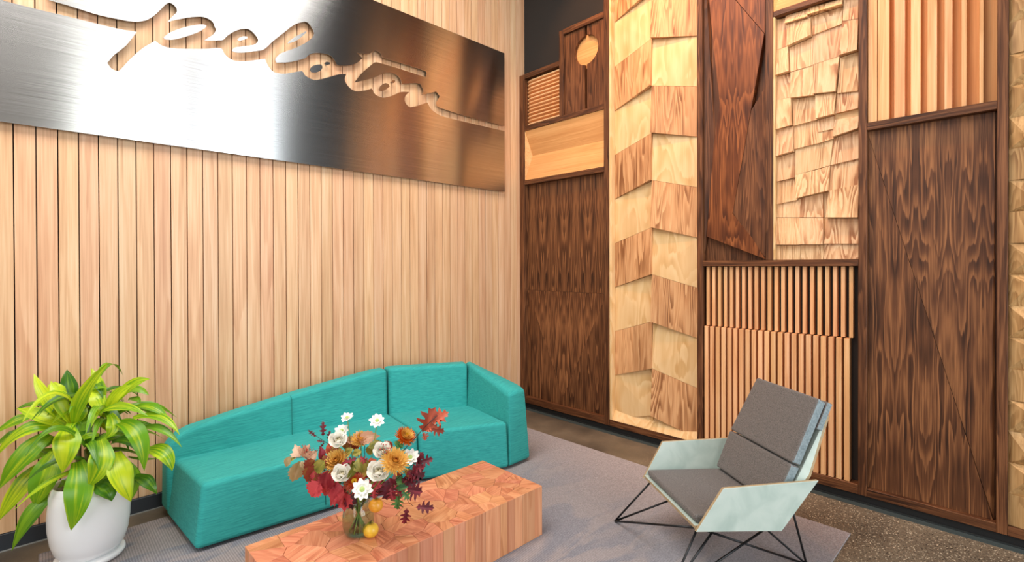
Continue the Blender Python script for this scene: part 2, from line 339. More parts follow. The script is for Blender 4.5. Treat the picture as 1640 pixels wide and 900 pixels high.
# planks of the left wall, each its own board
PITCHP = .09345
for i in range(-21, 43):
    a = .006 + PITCHP*i; b = a+PITCHP-.0055
    if i == 42: b = XW
    wbox('plank', (a, YL, .098), (b, YL+.0178, TOP), PINE, wl, bev=.0008)
s = wbox('baseboard_left', (-4.0, YL-.012, 0), (3.97, YL+.018, .096), BASEB, bev=.002); tag(s, kind='structure')
s = wbox('trim_1', (-4.0, YL-.017, 0), (3.96, YL-.012, .006), plain('floor_seal', (150, 150, 146), .5), bev=0); tag(s, kind='structure')
# dark kick below the timber panels and the thin metal floor edge before it
s = wbox('baseboard_right', (X0+.012, -3.6, 0), (XW, 3.98, .054), BLACK, bev=0); tag(s, kind='structure')
s = wbox('trim_2', (X0-.004, -3.6, 0), (X0+.004, 3.96, .012), plain('dark_metal_angle', (58, 62, 62), .4, metal=.6), bev=0); tag(s, kind='structure')
s = wbox('trim_3', (X0-.062, -3.6, 0), (X0-.006, 3.96, .0025), plain('dark_floor_edge', (64, 74, 74), .35), bev=0); tag(s, kind='structure')
# glazed wall behind the camera: solid piers and mullions around three tall bays
for lo, hi in (((-4.1, .46)), ((1.39, 1.42)), ((2.04, 2.34)), ((3.76, 4.06))):
    s = wbox('wall_back', (lo, -3.6, 0), (hi, -3.4, TOP), plain('pier_paint', (112, 108, 102), .8), bev=0); tag(s, kind='structure')
s = wbox('wall_back', (.46, -3.6, 4.9), (3.76, -3.4, TOP), WHITEP, bev=0); tag(s, kind='structure')
s = wbox('wall_back', (.46, -3.6, 0), (3.76, -3.4, .12), CHAR, bev=0); tag(s, kind='structure')

# ------------------------------------------------------------------ rug
rb = box_mesh(3.475, 3.085, .007, RUG, .002)
rug = link('area_rug', rb, None, (1.7375, 2.2575, .0036)); tag(rug, 'large flat grey woven rug under the sofa, table and lounge chair', 'rug')

# ------------------------------------------------------------------ metal sign with cut-through script
UP = [(77.4,-20),(77.4,0),(106.7,8),(133.4,16.5),(160,24.5),(192,31.2),(212.8,34.6),(227,34.1),(238.2,30.6),(248.5,23.5),(258.8,13.5),(265.9,6.7),(271.5,4.4),(277.8,7.6),(282.6,13.3),(282.9,19.8),(277.8,24.6),(267.5,35.7),(277.8,32.5),(290.5,30.1),(304.8,27.7),(320.6,26.6),(330.1,28.5),(338.8,33.3),(342.8,38.8),(343.6,42.8),(346,47.6),(342,54.7),(334.9,59.5),(327,64.7),(356.3,64.2),(363.4,57.9),(372.9,51.5),(382.4,47.6),(392,46.3),(399.9,47.6),(407.8,54.7),(413.4,63.4),(411,69),(404.6,72.1),(376.1,76.1),(371.3,80.9),(376.1,83.7),(388.8,84.3),(404.6,82.4),(420.5,80),(428.6,74.3),(437.3,65.8),(453.3,53.3),(471.1,39.8),(487.1,34.8),(494.2,37.3),(503.1,53.3),(496,64),(476.4,75.4),(449.8,85.3),(440.9,94.2),(442.7,100.6),(464,99.5),(488.9,93.1),(496,87.1),(508.4,84.6),(528,88.2),(536.9,97.8),(540.4,104.2),(556.4,104.9),(570.6,101.3),(580.6,93.1),(571.3,84.6),(592,85.8),(600.8,81),(609.7,85.3),(612.6,91.7),(648.8,103.1),(680.8,113.8),(683.3,117.3),(681.6,123.7),(648.8,113),(602.6,99.5),(593.7,104.9),(577.7,119.1),(567.8,132.2),(588.4,127.3),(602.6,122.6),(616.8,116.6),(631.1,118),(640,124.4),(643.5,134.4),(670.2,133.3),(675.5,138.6),(678,145),(675.5,151.8),(698.6,146.8),(703.9,154.6),(698.6,163.5),(700.4,170.6),(719.9,177.7),(755.5,188.4),(808.6,201.9)]
LOW = [(5,-20),(5.3,1),(66.7,16.5),(106.7,25.8),(160,39.2),(192,46.7),(219.1,51),(201.7,72.9),(181.9,88.8),(171.9,100.7),(177.9,109.4),(187.4,113.8),(192.2,112.2),(209.6,93.5),(228.7,76.9),(248.5,65.3),(258.8,72.6),(273,76.9),(296.8,78),(328.5,78.2),(353.9,77.2),(360.2,87.2),(372.9,96.4),(388.8,98.3),(407.8,96.4),(424.2,94.2),(430.2,106.6),(439.1,115.5),(456.9,118),(483.5,113.8),(488.9,120.9),(503.1,128),(520.9,125.1),(542.2,119.1),(554.6,118.4),(552.2,128),(558.2,138.6),(568.9,145.8),(584.9,144.7),(595.5,141.5),(600.9,151.1),(613.3,156.4),(627.5,153.6),(641.7,147.5),(655.2,147.5),(648.8,154.6),(648.8,163.5),(657.7,171.7),(684.4,164.2),(691.5,176),(705.7,184.9),(734.2,192.7),(808.6,210)]
z8 = lambda l: [(170+x/6.3077, y/6.3077) for x, y in l]
z2 = lambda l: [(400+x/2.813, y/2.813) for x, y in l]
ISL = [z8([(578,380),(600,398),(680,400),(800,372),(930,325),(1000,282),(1015,260),(980,247),(880,255),(760,285),(650,325)]),
       z8([(1326,400),(1345,410),(1395,400),(1428,384),(1425,370),(1390,368),(1345,382)]),
       z2([(170,196),(180,183),(210,163),(256,139),(252,150),(215,180),(185,193)]),
       z2([(270,314),(280,300),(298,292),(322,290),(328,302),(320,317),(300,326),(278,325)]),
       z2([(336,286),(345,278),(360,280),(362,290),(345,293)]),
       z2([(581,404),(590,387),(608,375),(624,378),(630,390),(612,404),(592,411)]),
       z2([(638,369),(645,359),(655,362),(653,372),(642,375)])]
def smooth_path(pts, closed=False, k=3):
    out = []; n = len(pts)
    for i in range(n if closed else n-1):
        p0 = Vector(pts[(i-1) % n] if closed or i > 0 else pts[i]); p1 = Vector(pts[i]); p2 = Vector(pts[(i+1) % n]); p3 = Vector(pts[(i+2) % n] if closed or i+2 < n else pts[i+1])
        def sharp(a, b, c):
            u = b-a; v = c-b
            if u.length < 1e-6 or v.length < 1e-6: return True
            return u.normalized().dot(v.normalized()) < .42
        t1 = (p2-p1) if sharp(p0, p1, p2) else (p2-p0)*.5
        t2 = (p2-p1) if sharp(p1, p2, p3) else (p3-p1)*.5
        L_ = (p2-p1).length
        if t1.length > L_: t1 = t1*(L_/t1.length)
        if t2.length > L_: t2 = t2*(L_/t2.length)
        for j in range(k):
            t = j/k; h = t*t; c = h*t
            out.append(p1*(2*c-3*h+1) + t1*(c-2*h+t) + p2*(-2*c+3*h) + t2*(c-h))
    if not closed: out.append(Vector(pts[-1]))
    return out
SY = 3.962
def plate(name, poly, parent, th=.006):
    n = len(poly); cx = sum(p[0] for p in poly)/n; cz = sum(p[1] for p in poly)/n
    tris = tessellate_polygon([[Vector((p[0], p[1], 0)) for p in poly]])
    vs = [(p[0]-cx, 0, p[1]-cz) for p in poly] + [(p[0]-cx, th, p[1]-cz) for p in poly]
    fs = [tuple(t) for t in tris] + [tuple(n+i for i in reversed(t)) for t in tris] + [(i, (i+1) % n, n+(i+1) % n, n+i) for i in range(n)]
    me = mesh_from(name, vs, fs, (STEEL,))
    uv = me.uv_layers.new(name='UVMap')
    for lp in me.loops:
        c = me.vertices[lp.vertex_index].co; uv.data[lp.index].uv = (c.z, c.x)
    return link(name, me, parent, loc_in(parent, (cx, SY, cz)))
def xz(p): v = on_y(p[0], p[1], SY); return (v.x, v.z)
sign = thing('metal_sign', 'wide brushed steel sign with a flowing handwritten word cut through it', 'sign', (1.4, SY, 2.413))
up = [xz(p) for p in smooth_path(UP)]; lo = [xz(p) for p in smooth_path(LOW)]
ux, uz = up[0]; lx, lz = lo[0]
cap = [(lx-.10, lz+.10), (lx-.17, lz+.24), (lx-.12, lz+.33), (ux-.14, uz+.12)]
poly = [(3.709, 3.93), (-1.5, 3.93), (-1.5, 2.413), (3.709, 2.413)] + [(3.709, lo[-1][1])] + lo[::-1][1:] + cap + up[:-1] + [(3.709, up[-1][1])]
main_plate = plate('cut_plate', poly, sign)
for l in ISL: plate('letter_counter', [xz(p) for p in smooth_path(l, True)], sign)
so = lathe_mesh('standoff', [(.006, 0), (.006, .032)], WIRE, 12)
for x_, z_ in [(-1.3, 2.6), (-1.3, 3.7), (.2, 2.6), (1.5, 2.6), (3.5, 2.55), (1.9, 3.75), (3.5, 3.75)]+[xz((sum(p[0] for p in l)/len(l), sum(p[1] for p in l)/len(l))) for l in ISL]:
    link('standoff', so, sign, loc_in(sign, (x_, SY+.006, z_)), (-math.pi/2, 0, 0))

# ------------------------------------------------------------------ right wall: timber mosaic
def post(ya, yb, z0, z1, label):
    o = wbox('walnut_post', (X0, ya, z0), (XW, yb, z1), WALNUT, None, bev=.002)
    return tag(o, label, 'wood post', 'walnut posts dividing the timber wall')
post(3.921, 3.998, .055, 3.757, 'walnut post in the corner against the pale plank wall')
post(2.779, 2.839, .055, 5.3, 'tall walnut post between dark veneer panel and pale scalloped panel')
post(1.854, 1.902, .055, 5.3, 'tall walnut post between pale scalloped panel and faceted walnut panel')
post(1.310, 1.362, 1.637, 5.3, 'walnut post between faceted walnut panel and staggered shingle panel')
post(.730, .777, .055, 5.3, 'tall walnut post between shingle panel and diagonal veneer panel')
post(.067, .113, .055, 5.3, 'tall walnut post left of the pyramid block panel')
post(-.345, -.295, .055, 5.3, 'walnut post right of the pyramid block panel, past the picture edge')
def module(name, label, y0, y1, z0, group=None):
    return thing(name, label, 'wall panel', (XW, (y0+y1)/2, z0), 0, 'timber panels of the mosaic wall')
def rail(ya, yb, z0, z1, root, name='rail', x=X0): return wbox(name, (x, ya+.0005, z0), (XW-.001, yb-.0005, z1), WALH, root, bev=.002)
G = .001
# M1 dark veneer, lower left
m1 = module('veneer_panel', 'dark walnut veneer wall panel with horizontal crease beside the plank wall', 2.84, 3.92, .055)
rail(2.84, 3.92, .055, .124, m1); rail(2.84, 3.92, 2.512, 2.563, m1)
slab_x('veneer_sheet', [(2.841, 1.325, 4.02), (3.919, 1.325, 4.02), (3.919, 2.511, 4.025), (2.841, 2.511, 4.025)], 0, XW-.001, WALV, m1)
AP = (3.38, .22, 4.002)
slab_x('veneer_facet', [(3.919, 1.323, 4.02), AP, (2.841, 1.323, 4.02)], 0, XW-.001, WALV, m1)
slab_x('veneer_facet', [(3.919, 1.321, 4.02), (3.919, .125, 4.028), (3.39, .125, 4.004), AP], 0, XW-.001, WALV, m1)
slab_x('veneer_facet', [(2.841, 1.321, 4.02), AP, (3.388, .125, 4.004), (2.841, .125, 4.028)], 0, XW-.001, WALV, m1)
# M2 cherry tray
m2 = module('hollow_panel', 'honey coloured wood panel folded inward like a shallow trough', 2.84, 3.92, 2.563)
rail(2.84, 3.92, 3.120, 3.172, m2)
VL, VR = (3.86, 2.842, 4.045), (2.841, 2.835, 4.045)
slab_x('upper_face', [(3.918, 3.119, 3.985), VL, VR, (2.841, 3.119, 3.985)], 0, XW-.001, CHERRY, m2)
slab_x('lower_face', [VL, (3.918, 2.564, 3.985), (2.841, 2.564, 3.985), VR], 0, XW-.001, CHERRY, m2)
slab_x('end_face', [(3.919, 3.119, 3.984), (3.919, 2.564, 3.984), VL], 0, XW-.001, CHERRY, m2)
# M3 louvres
m3 = module('louvre_panel', 'small pale louvred panel of horizontal slats high in the corner', 3.41, 3.92, 3.172)
rail(3.406, 3.921, 3.705, 3.757, m3)
wbox('side_frame', (X0, 3.348, 3.173), (XW, 3.405, 4.062), WALNUT, m3, .002)
wbox('backing', (XW-.012, 3.407, 3.173), (XW-.001, 3.919, 3.704), FIR, m3, 0)
def louvre(z0):
    vs = []; fs = []
    prof = [(0, 0), (.045, .010), (.045, .024), (0, .030)]
    stations = [(3.915, .022), (3.895, .016), (3.865, .006), (3.835, 0), (3.408, 0)]
    for y, dx in stations:
        for px, pz in prof: vs.append((4.0475-px+dx*(px > 0)-XW+.0, y-3.66, pz))
    n = 4
    for i in range(len(stations)-1):
        for k in range(n): fs.append((i*n+k, i*n+(k+1) % n, (i+1)*n+(k+1) % n, (i+1)*n+k))
    fs += [(0, 1, 2, 3), tuple(range(len(vs)-4, len(vs)))]
    return mesh_from('louvre', vs, fs, (FIRH,))
LV = louvre(0)
for k in range(13): link('louvre', LV, m3, loc_in(m3, (XW, 3.66, 3.178+k*.0402)))
# M4 round cut-out
m4 = module('round_cutout_panel', 'walnut panel with a round hole showing pale wood above a thin slot', 2.84, 3.35, 3.172)
rail(2.84, 3.348, 4.008, 4.066, m4)
CYc, CZc, CR = 3.065, 3.77, .147
def arc(a0, a1, n=14): return [(CYc+CR*math.cos(math.radians(a0+(a1-a0)*i/n)), CZc+CR*math.sin(math.radians(a0+(a1-a0)*i/n))) for i in range(n+1)]
def flat_poly(name, pts, xf, xb, mat, parent):
    n = len(pts); cy = sum(p[0] for p in pts)/n; cz = sum(p[1] for p in pts)/n
    tr = tessellate_polygon([[Vector((p[0], p[1], 0)) for p in pts]])
    vs = [(0, p[0]-cy, p[1]-cz) for p in pts]+[(xb-xf, p[0]-cy, p[1]-cz) for p in pts]
    fs = [tuple(t) for t in tr]+[tuple(n+i for i in reversed(t)) for t in tr]+[(i, (i+1) % n, n+(i+1) % n, n+i) for i in range(n)]
    return link(name, mesh_from(name, vs, fs, (mat,)), parent, loc_in(parent, (xf, cy, cz)))
a1 = math.degrees(math.asin(.02/CR))
# left board (greater y) has the circle's left half bitten out, right board the other half
flat_poly('board', [(3.347, 3.173), (3.347, 4.007), (3.085, 4.007)] + arc(90-a1, -90+a1)[0:1] + [(CYc+CR*math.sin(math.radians(t)), CZc+CR*math.cos(math.radians(t))) for t in [a1+(180-2*a1)*i/18 for i in range(19)]] + [(3.085, 3.173)], 3.997, 4.03, WALNUT, m4)
flat_poly('board', [(2.912, 3.173), (2.912, 4.007), (3.055, 4.007)] + [(CYc-CR*math.sin(math.radians(t)), CZc+CR*math.cos(math.radians(t))) for t in [a1*.5+(180-a1)*i/18 for i in range(19)]] + [(3.055, 3.173)], 3.997, 4.03, WALNUT, m4)
wbox('proud_strip', (3.988, 2.841, 3.173), (4.03, 2.908, 4.007), WALNUT, m4)
wbox('backing', (4.050, 2.841, 3.173), (XW-.001, 3.347, 4.007), DARKGAP, m4, 0)  # dark colour stands in for the shade deep in the slot
flat_poly('pale_disc', [(CYc+.165*math.cos(t*math.pi/16), CZc+.165*math.sin(t*math.pi/16)) for t in range(-7, 24)] + [(3.073, 3.58), (3.066, 3.50), (3.062, 3.58)], 4.031, 4.049, CHERRY, m4)
# M5 chevron tiles
m5 = module('scalloped_panel', 'tall pale birch panel of overlapping chevron tiles, brown and cream alternating', 1.902, 2.779, .055)
rail(1.903, 2.778, .055, .114, m5)
wbox('backing', (4.045, 1.903, .115), (XW-.001, 2.778, 5.3), BIRCH, m5, 0)
wbox('side_liner', (X0+.003, 2.752, .115), (4.044, 2.778, 5.3), BIRCH, m5)
slab_x('ledge', [(2.751, .115, 3.980), (1.903, .115, 3.980), (1.903, .215, 4.043), (2.751, .215, 4.043)], 0, 4.0445, BIRCH, m5)
YA, YR, YB = 2.750, 2.340, 1.904
def tile(z_hi_r, z_lo_r, side, dtop, dbot, split, dark):
    yo = YA if side == 'L' else YB
    dz = -.128 if side == 'L' else -.115
    XO = 4.036
    def P(f, z, d): return (yo+(YR-yo)*f, z+dz*(1-f), XO-d*(.12+.88*f))
    for f0, f1, mt in (((0, .52, 0), (.52, 1, 1)) if split else ((0, 1, 2),)):
        q = [P(f0, z_hi_r, dtop), P(f0, z_lo_r, dbot), P(f1, z_lo_r, dbot), P(f1, z_hi_r, dtop)]
        slab_x('tile', q, 0, 4.0445, ASH if dark else BIRCH, m5)
for n in range(0, 12):
    zl, zh = .242+.4255*n, .242+.4255*(n+1)
    for side in 'LR':
        D = (n % 2 == 1) if side == 'L' else (n % 2 == 0)
        zlo = zl
        if D: tile(zh-.001, zlo+.001, side, .026, .056, True, True)
        else: tile(zh-.001, zlo+.001, side, .004, .026, False, False)
slab_x('tile', [(YA, .115, 4.032), (YA, .242-.129, 4.032), (YR, .12, 4.02), (YR, .240, 4.03)][::1], 0, 4.0445, BIRCH, m5)
# M6 faceted walnut
m6 = module('faceted_panel', 'tall figured walnut panel with sharp angled facets', 1.362, 1.854, 1.637)
wbox('backing', (4.045, 1.363, 1.638), (XW-.001, 1.853, 5.3), WALNUT, m6, 0)
XS = 3.992
flat_poly('raised_facet', [(1.803, 3.776), (1.766, 3.373), (1.714, 2.906), (1.765, 2.593), (1.825, 1.838), (1.37, 1.646), (1.465, 1.81), (1.615, 2.011), (1.519, 2.548), (1.47, 2.824), (1.377, 3.356), (1.591, 3.694), (1.72, 3.90)], XS, 4.044, WALVA, m6)
flat_poly('raised_facet', [(1.375, 3.36), (1.589, 3.698), (1.718, 3.904), (1.801, 3.78), (1.83, 4.1), (1.80, 4.6), (1.83, 5.2), (1.45, 5.2), (1.366, 4.4)], XS+.003, 4.044, WALVA, m6)
hull('side_facet', [(XS+.001, 1.612, 2.013), (XS+.001, 1.468, 1.815), (XS+.002, 1.373, 1.66), (4.036, 1.364, 1.70), (4.036, 1.364, 3.0), (XS+.004, 1.472, 2.80), (4.044, 1.50, 2.7), (4.044, 1.60, 2.02), (4.044, 1.37, 1.66), (4.044, 1.364, 3.0)], WALNUT, m6)
slab_x('side_facet', [(1.853, 1.70, 4.010), (1.853, 4.2, 4.010), (1.81, 3.80, 4.036), (1.775, 3.37, 4.036), (1.724, 2.906, 4.036), (1.775, 2.593, 4.036), (1.832, 1.838, 4.036)], 0, 4.0445, WALNUT, m6)
# M7 shingles
m7 = module('shingle_panel', 'pale panel of staggered square shingles stepping in and out', .777, 1.31, 1.637)
rail(.778, 1.309, 3.452, 3.492, m7)
wbox('backing', (4.048, .778, 1.638), (XW-.001, 1.309, 3.451), BIRCH, m7, 0)
wbox('side_liner', (X0+.004, 1.300, 1.638), (4.047, 1.309, 3.451), BIRCH, m7, .0005)
def za(x, y): return (1220+x/4.283, y/4.283)
def zb(x, y): return (1220+x/3.911, 200+y/3.911)
SH = []   # x0, x1, (top left, top right), (bottom left, bottom right), stands proud at the bottom, base
A_, B_ = za, zb
def T(f, x0, x1, tl, tr, bl, br, st, x2=None, x3=None): SH.append((f(x0, tl), f(x1, tr), f(x1 if x2 is None else x3, br), f(x0 if x2 is None else x2, bl), st))
T(A_, 80, 162, 128, 118, 345, 312, 'f', 80, 168); T(A_, 80, 174, 345, 312, 522, 490, 'p', 80, 186)
T(A_, 86, 188, 524, 494, 684, 664, 'f', 86, 192); T(A_, 80, 194, 684, 664, 893, 858, 'p', 80, 208)
T(A_, 160, 314, 104, 58, 164, 116, 'p'); T(A_, 165, 330, 166, 118, 318, 245, 'p', 178, 338)
T(A_, 182, 342, 320, 250, 490, 445, 'f', 192, 346); T(A_, 192, 346, 490, 445, 672, 655, 'p', 200, 358)
T(A_, 204, 360, 674, 657, 862, 818, 'f', 212, 374); T(A_, 315, 552, 52, -14, 104, 32, 'p')
T(A_, 330, 548, 106, 36, 236, 158, 'f', 340, 544); T(A_, 340, 544, 236, 158, 440, 380, 'f', 346, 528)
T(A_, 346, 528, 440, 380, 645, 628, 'p', 356, 506); T(A_, 362, 506, 648, 632, 814, 784, 'p', 374, 496)
T(A_, 378, 496, 816, 788, 905, 880, 'f', 380, 488); T(A_, 556, 657, -40, -60, 140, 122, 'f', 552, 657)
T(A_, 550, 657, 142, 122, 382, 343, 'p', 532, 657); T(A_, 532, 657, 386, 346, 636, 618, 'f', 512, 657)
T(A_, 508, 657, 636, 618, 776, 738, 'f', 500, 657)
T(B_, 455, 604, -35, -58, 76, 22, 'p', 445, 604)
T(B_, 78, 193, 32, 5, 198, 165, 'p', 86, 197); T(B_, 86, 200, 202, 172, 355, 328, 'f', 84, 204)
T(B_, 82, 206, 357, 330, 496, 468, 'f', 84, 218); T(B_, 82, 222, 496, 468, 579, 579, 'f', 78, 228)
T(B_, 74, 230, 582, 582, 750, 750, 'p', 74, 236); T(B_, 76, 236, 754, 754, 846, 846, 'f')
T(B_, 193, 350, -15, -32, 150, 112, 'f', 198, 350); T(B_, 350, 446, -32, -45, 112, 84, 'f', 350, 444)
T(B_, 200, 440, 150, 84, 312, 252, 'f', 206, 424); T(B_, 206, 360, 312, 274, 460, 424, 'p', 216, 364)
T(B_, 362, 424, 274, 254, 424, 412, 'p', 366, 416); T(B_, 222, 376, 462, 426, 578, 578, 'f', 228, 380)
T(B_, 382, 406, 424, 416, 578, 578, 'r', 384, 400); T(B_, 230, 380, 582, 582, 748, 748, 'p', 236, 382)
T(B_, 238, 382, 752, 752, 846, 846, 'f'); T(B_, 446, 604, 80, 27, 250, 208, 'f', 428, 604)
T(B_, 428, 604, 250, 208, 412, 372, 'f', 416, 604); T(B_, 416, 604, 412, 372, 580, 580, 'p', 404, 604)
T(B_, 398, 604, 586, 586, 744, 744, 'f', 386, 604); T(B_, 386, 604, 744, 744, 846, 846, 'f')
RS = random.Random(3)
for a, b, c, d, st in SH:
    dt, db = {'p': (4.018, 3.990), 'f': (4.034, 4.018), 'r': (4.044, 4.044)}[st]
    j = RS.uniform(-.003, .003)
    P = []
    for p, x in ((a, dt), (b, dt), (c, db), (d, db)):
        v = on_x(p[0], p[1], 4.005)
        P.append((max(.779, min(1.2985, v.y)), max(1.639, min(3.450, v.z)), x+j))
    slab_x('shingle', P, 0, 4.0475, SHING, m7)
# M7b tray above the shingles
m7b = module('upper_tray_panel', 'honey coloured wood panel at the top edge above the staggered shingles', .777, 1.31, 3.492)
slab_x('lower_face', [(1.309, 3.493, 3.985), (.778, 3.493, 3.985), (.778, 3.80, 4.04), (1.22, 3.80, 4.04)], 0, XW-.001, CHERRY, m7b)
slab_x('end_face', [(1.309, 3.494, 3.984), (1.221, 3.80, 4.04), (1.309, 4.6, 3.984)], 0, XW-.001, CHERRY, m7b)
slab_x('upper_face', [(1.22, 3.802, 4.04), (.778, 3.802, 4.04), (.778, 4.6, 3.99), (1.308, 4.6, 3.985)], 0, XW-.001, CHERRY, m7b)
rail(.778, 1.309, 4.602, 4.65, m7b)
# M8 slats
m8 = module('slatted_panel', 'panel of narrow vertical fir slats in two staggered rows behind the lounge chair', .777, 1.854, .055)
rail(.778, 1.853, .055, .120, m8); rail(.778, 1.853, 1.592, 1.636, m8)
wbox('backing', (4.048, .778, .121), (XW-.001, 1.853, 1.591), DARKGAP, m8, 0)
sw = box_mesh(.045, .0235, .488, FIR, .001); sl = box_mesh(.060, .031, .976, FIR, .001)
for k in range(23):
    yc = 1.832+.0475-.0475*k-.012
    if yc < 1.84: link('upper_slat', sw, m8, loc_in(m8, (4.0245, yc, 1.1025+.244)))
    yc = 1.8437-.0468*k-.0165
    if yc > .80: link('lower_slat', sl, m8, loc_in(m8, (4.017, yc, .1215+.488)))
# M9 prisms
m9 = module('fin_panel', 'tall pale panel of angled vertical fins above the diagonal veneer', .113, .73, 2.49)
rail(.1135, .7295, 2.492, 2.542, m9)
wbox('backing', (4.05, .114, 2.543), (XW-.001, .729, 5.3), CHERRYV, m9, 0)
le = [.729, .675, .588, .505, .425, .344, .267, .189, .114]
re_ = [.679, .615, .535, .457, .379, .308, .245, .171]
for i in range(8):
    a, v, b = le[i], re_[i], le[i+1]
    z0, z1 = 2.543, 5.3
    f = box_mesh(.050, a-v, z1-z0, FIR, .002)
    link('fin', f, m9, loc_in(m9, (4.0245, (a+v)/2, (z0+z1)/2)))
# M10 diagonal veneer
m10 = module('diagonal_veneer_panel', 'large dark walnut veneer panel crossed by one long diagonal seam', .113, .73, .055)
rail(.1135, .7295, .055, .108, m10)
wbox('backing', (4.046, .114, .109), (XW-.001, .729, 2.491), WALNUT, m10, 0)
slab_x('veneer_sheet', [(.729, .109, 4.012), (.729, 2.46, 4.018), (.137, .150, 4.012), (.128, .109, 4.012)], 0, 4.0455, WALV, m10)
slab_x('veneer_sheet', [(.7285, 2.464, 4.021), (.7285, 2.491, 4.022), (.122, 2.491, 4.03), (.122, .109, 4.03), (.126, .109, 4.022), (.1355, .152, 4.022)], 0, 4.0455, WALV, m10)
# M11 pyramids
m11 = module('pyramid_block_panel', 'panel of oiled oak blocks cut as pyramids at the right picture edge', -.295, .067, .055)
rail(-.2945, .0665, .055, .109, m11)
RP = random.Random(11)
for k in range(29):
    z0 = .110+.179*k; z1 = z0+.178
    for c in range(2):
        ya, yb = .0655-.179*c, max(-.294, .0655-.179*(c+1)+.001)
        bx = 4.005
        cy, cz = (ya+yb)/2, (z0+z1)/2
        flat = (k in (15, 9, 4, 0, 11, 20)) if c == 0 else RP.random() < .25
        ay, az, d = cy+RP.uniform(-.02, .02), cz+RP.choice((-.035, .0, .035)), .05
        vs = [(bx, ya, z0), (bx, yb, z0), (bx, yb, z1), (bx, ya, z1), (XW-.001, ya, z0), (XW-.001, yb, z0), (XW-.001, yb, z1), (XW-.001, ya, z1)]
        if flat:
            vs[1] = (bx-.045, yb, z0); vs[2] = (bx-.045, yb, z1)
            fs = [(0, 1, 2, 3)]
        else:
            vs.append((bx-d, ay, az)); fs = [(0, 1, 8), (1, 2, 8), (2, 3, 8), (3, 0, 8)]
        fs += [(7, 6, 5, 4), (0, 4, 5, 1), (1, 5, 6, 2), (2, 6, 7, 3), (3, 7, 4, 0)]
        cc = Vector((bx, cy, cz))
        link('flat_block' if flat else 'pyramid_block', mesh_from('block', [Vector(v)-cc for v in vs], fs, (PYR,)), m11, loc_in(m11, cc))

# ------------------------------------------------------------------ sofa
sofa = thing('sofa', 'long teal upholstered sofa with one low tapered end and one raised arm', 'sofa', (1.7, 3.45, .008))
SB = .022
def prism(name, base, top, mat, bevel=.03, seg=4): return hull(name, [(x, y, z) for x, y, z in base]+[(x, y, z) for x, y, z in top], mat, sofa, bevel, seg)
def q(pts, z): return [(x, y, z) for x, y in pts]
ZS = .375
prism('seat', q([(.625, 3.185), (2.025, 3.082), (2.115, 3.72), (.585, 3.80)], SB), q([(.668, 3.215), (2.022, 3.108), (2.115, 3.72), (.625, 3.79)], ZS), TEAL, .028)
prism('seat', q([(2.031, 3.080), (2.655, 2.790), (2.76, 3.42), (2.121, 3.72)], SB), q([(2.029, 3.106), (2.655, 2.812), (2.76, 3.42), (2.121, 3.72)], ZS), TEAL, .028)
# backrests: (x, inner y, outer y, top z)
def back(name, st, mat=TEAL, bevel=.03):
    vs = []
    for x0, y0, x1, y1, z in st: vs += [(x0, y0, SB+.02), (x1, y1, SB+.02), (x1+(x0-x1)*.15, y1+(y0-y1)*.15, z), (x0+.02*(x1-x0), y0+.12*(y1-y0), z)]
    n = len(st); fs = [(0, 1, 2, 3), tuple(range(4*n-4, 4*n))]
    for i in range(n-1):
        for k in range(4): fs.append((4*i+k, 4*i+(k+1) % 4, 4*i+4+(k+1) % 4, 4*i+4+k))
    c = sum((Vector(v) for v in vs), Vector())/len(vs)
    me = mesh_from(name, [Vector(v)-c for v in vs], fs, (mat,), smooth=True)
    o = link(name, me, sofa, loc_in(sofa, c))
    b = o.modifiers.new('bevel', 'BEVEL'); b.width = bevel; b.segments = 4; b.limit_method = 'ANGLE'; b.angle_limit = math.radians(28)
    wn = o.modifiers.new('wn', 'WEIGHTED_NORMAL')
    return o
back('backrest', [(.585, 3.735, .575, 3.90, .452), (.64, 3.732, .63, 3.90, .52), (.72, 3.728, .71, 3.90, .553), (1.0, 3.713, .99, 3.89, .604), (1.33, 3.697, 1.33, 3.88, .655), (1.75, 3.675, 1.75, 3.87, .708), (2.0, 3.662, 2.01, 3.86, .737), (2.10, 3.655, 2.125, 3.85, .741)])
back('backrest', [(2.114, 3.652, 2.139, 3.845, .748), (2.4, 3.52, 2.47, 3.70, .746), (2.72, 3.372, 2.80, 3.545, .742)])
hull('armrest', [(2.70, 3.40, SB+.01), (2.665, 2.795, SB), (2.895, 2.805, SB), (2.93, 2.88, SB), (2.90, 3.50, SB+.01), (2.80, 3.55, SB+.01),
                 (2.735, 3.37, .735), (2.80, 3.52, .735), (2.69, 2.835, .58), (2.78, 2.82, .605), (2.86, 2.83, .60), (2.88, 2.90, .61), (2.83, 3.49, .735)], TEAL, sofa, .03, 4)
ft = lathe_mesh('foot', [(.02, 0), (.022, .035)], plain('dark_foot', (50, 34, 26), .5), 16)
for x, y in ((.72, 3.26), (.68, 3.72), (2.05, 3.2), (2.1, 3.65), (2.6, 2.9), (2.72, 3.38), (2.82, 2.9)): link('foot', ft, sofa, loc_in(sofa, (x, y, .008)))
seam = tube_mesh('seam', [(1.335, 3.693, .378), (1.336, 3.70, .5), (1.337, 3.71, .63), (1.337, 3.73, .652)], .0022, plain('teal_seam', (30, 120, 114), .9), 6)
link('seam', seam, sofa, loc_in(sofa, (0, 0, 0)))
seam = tube_mesh('seam', [(1.34, 3.133, .06), (1.34, 3.145, .2), (1.34, 3.158, .34)], .002, bpy.data.materials['teal_seam'], 6)
link('seam', seam, sofa, loc_in(sofa, (0, 0, 0)))

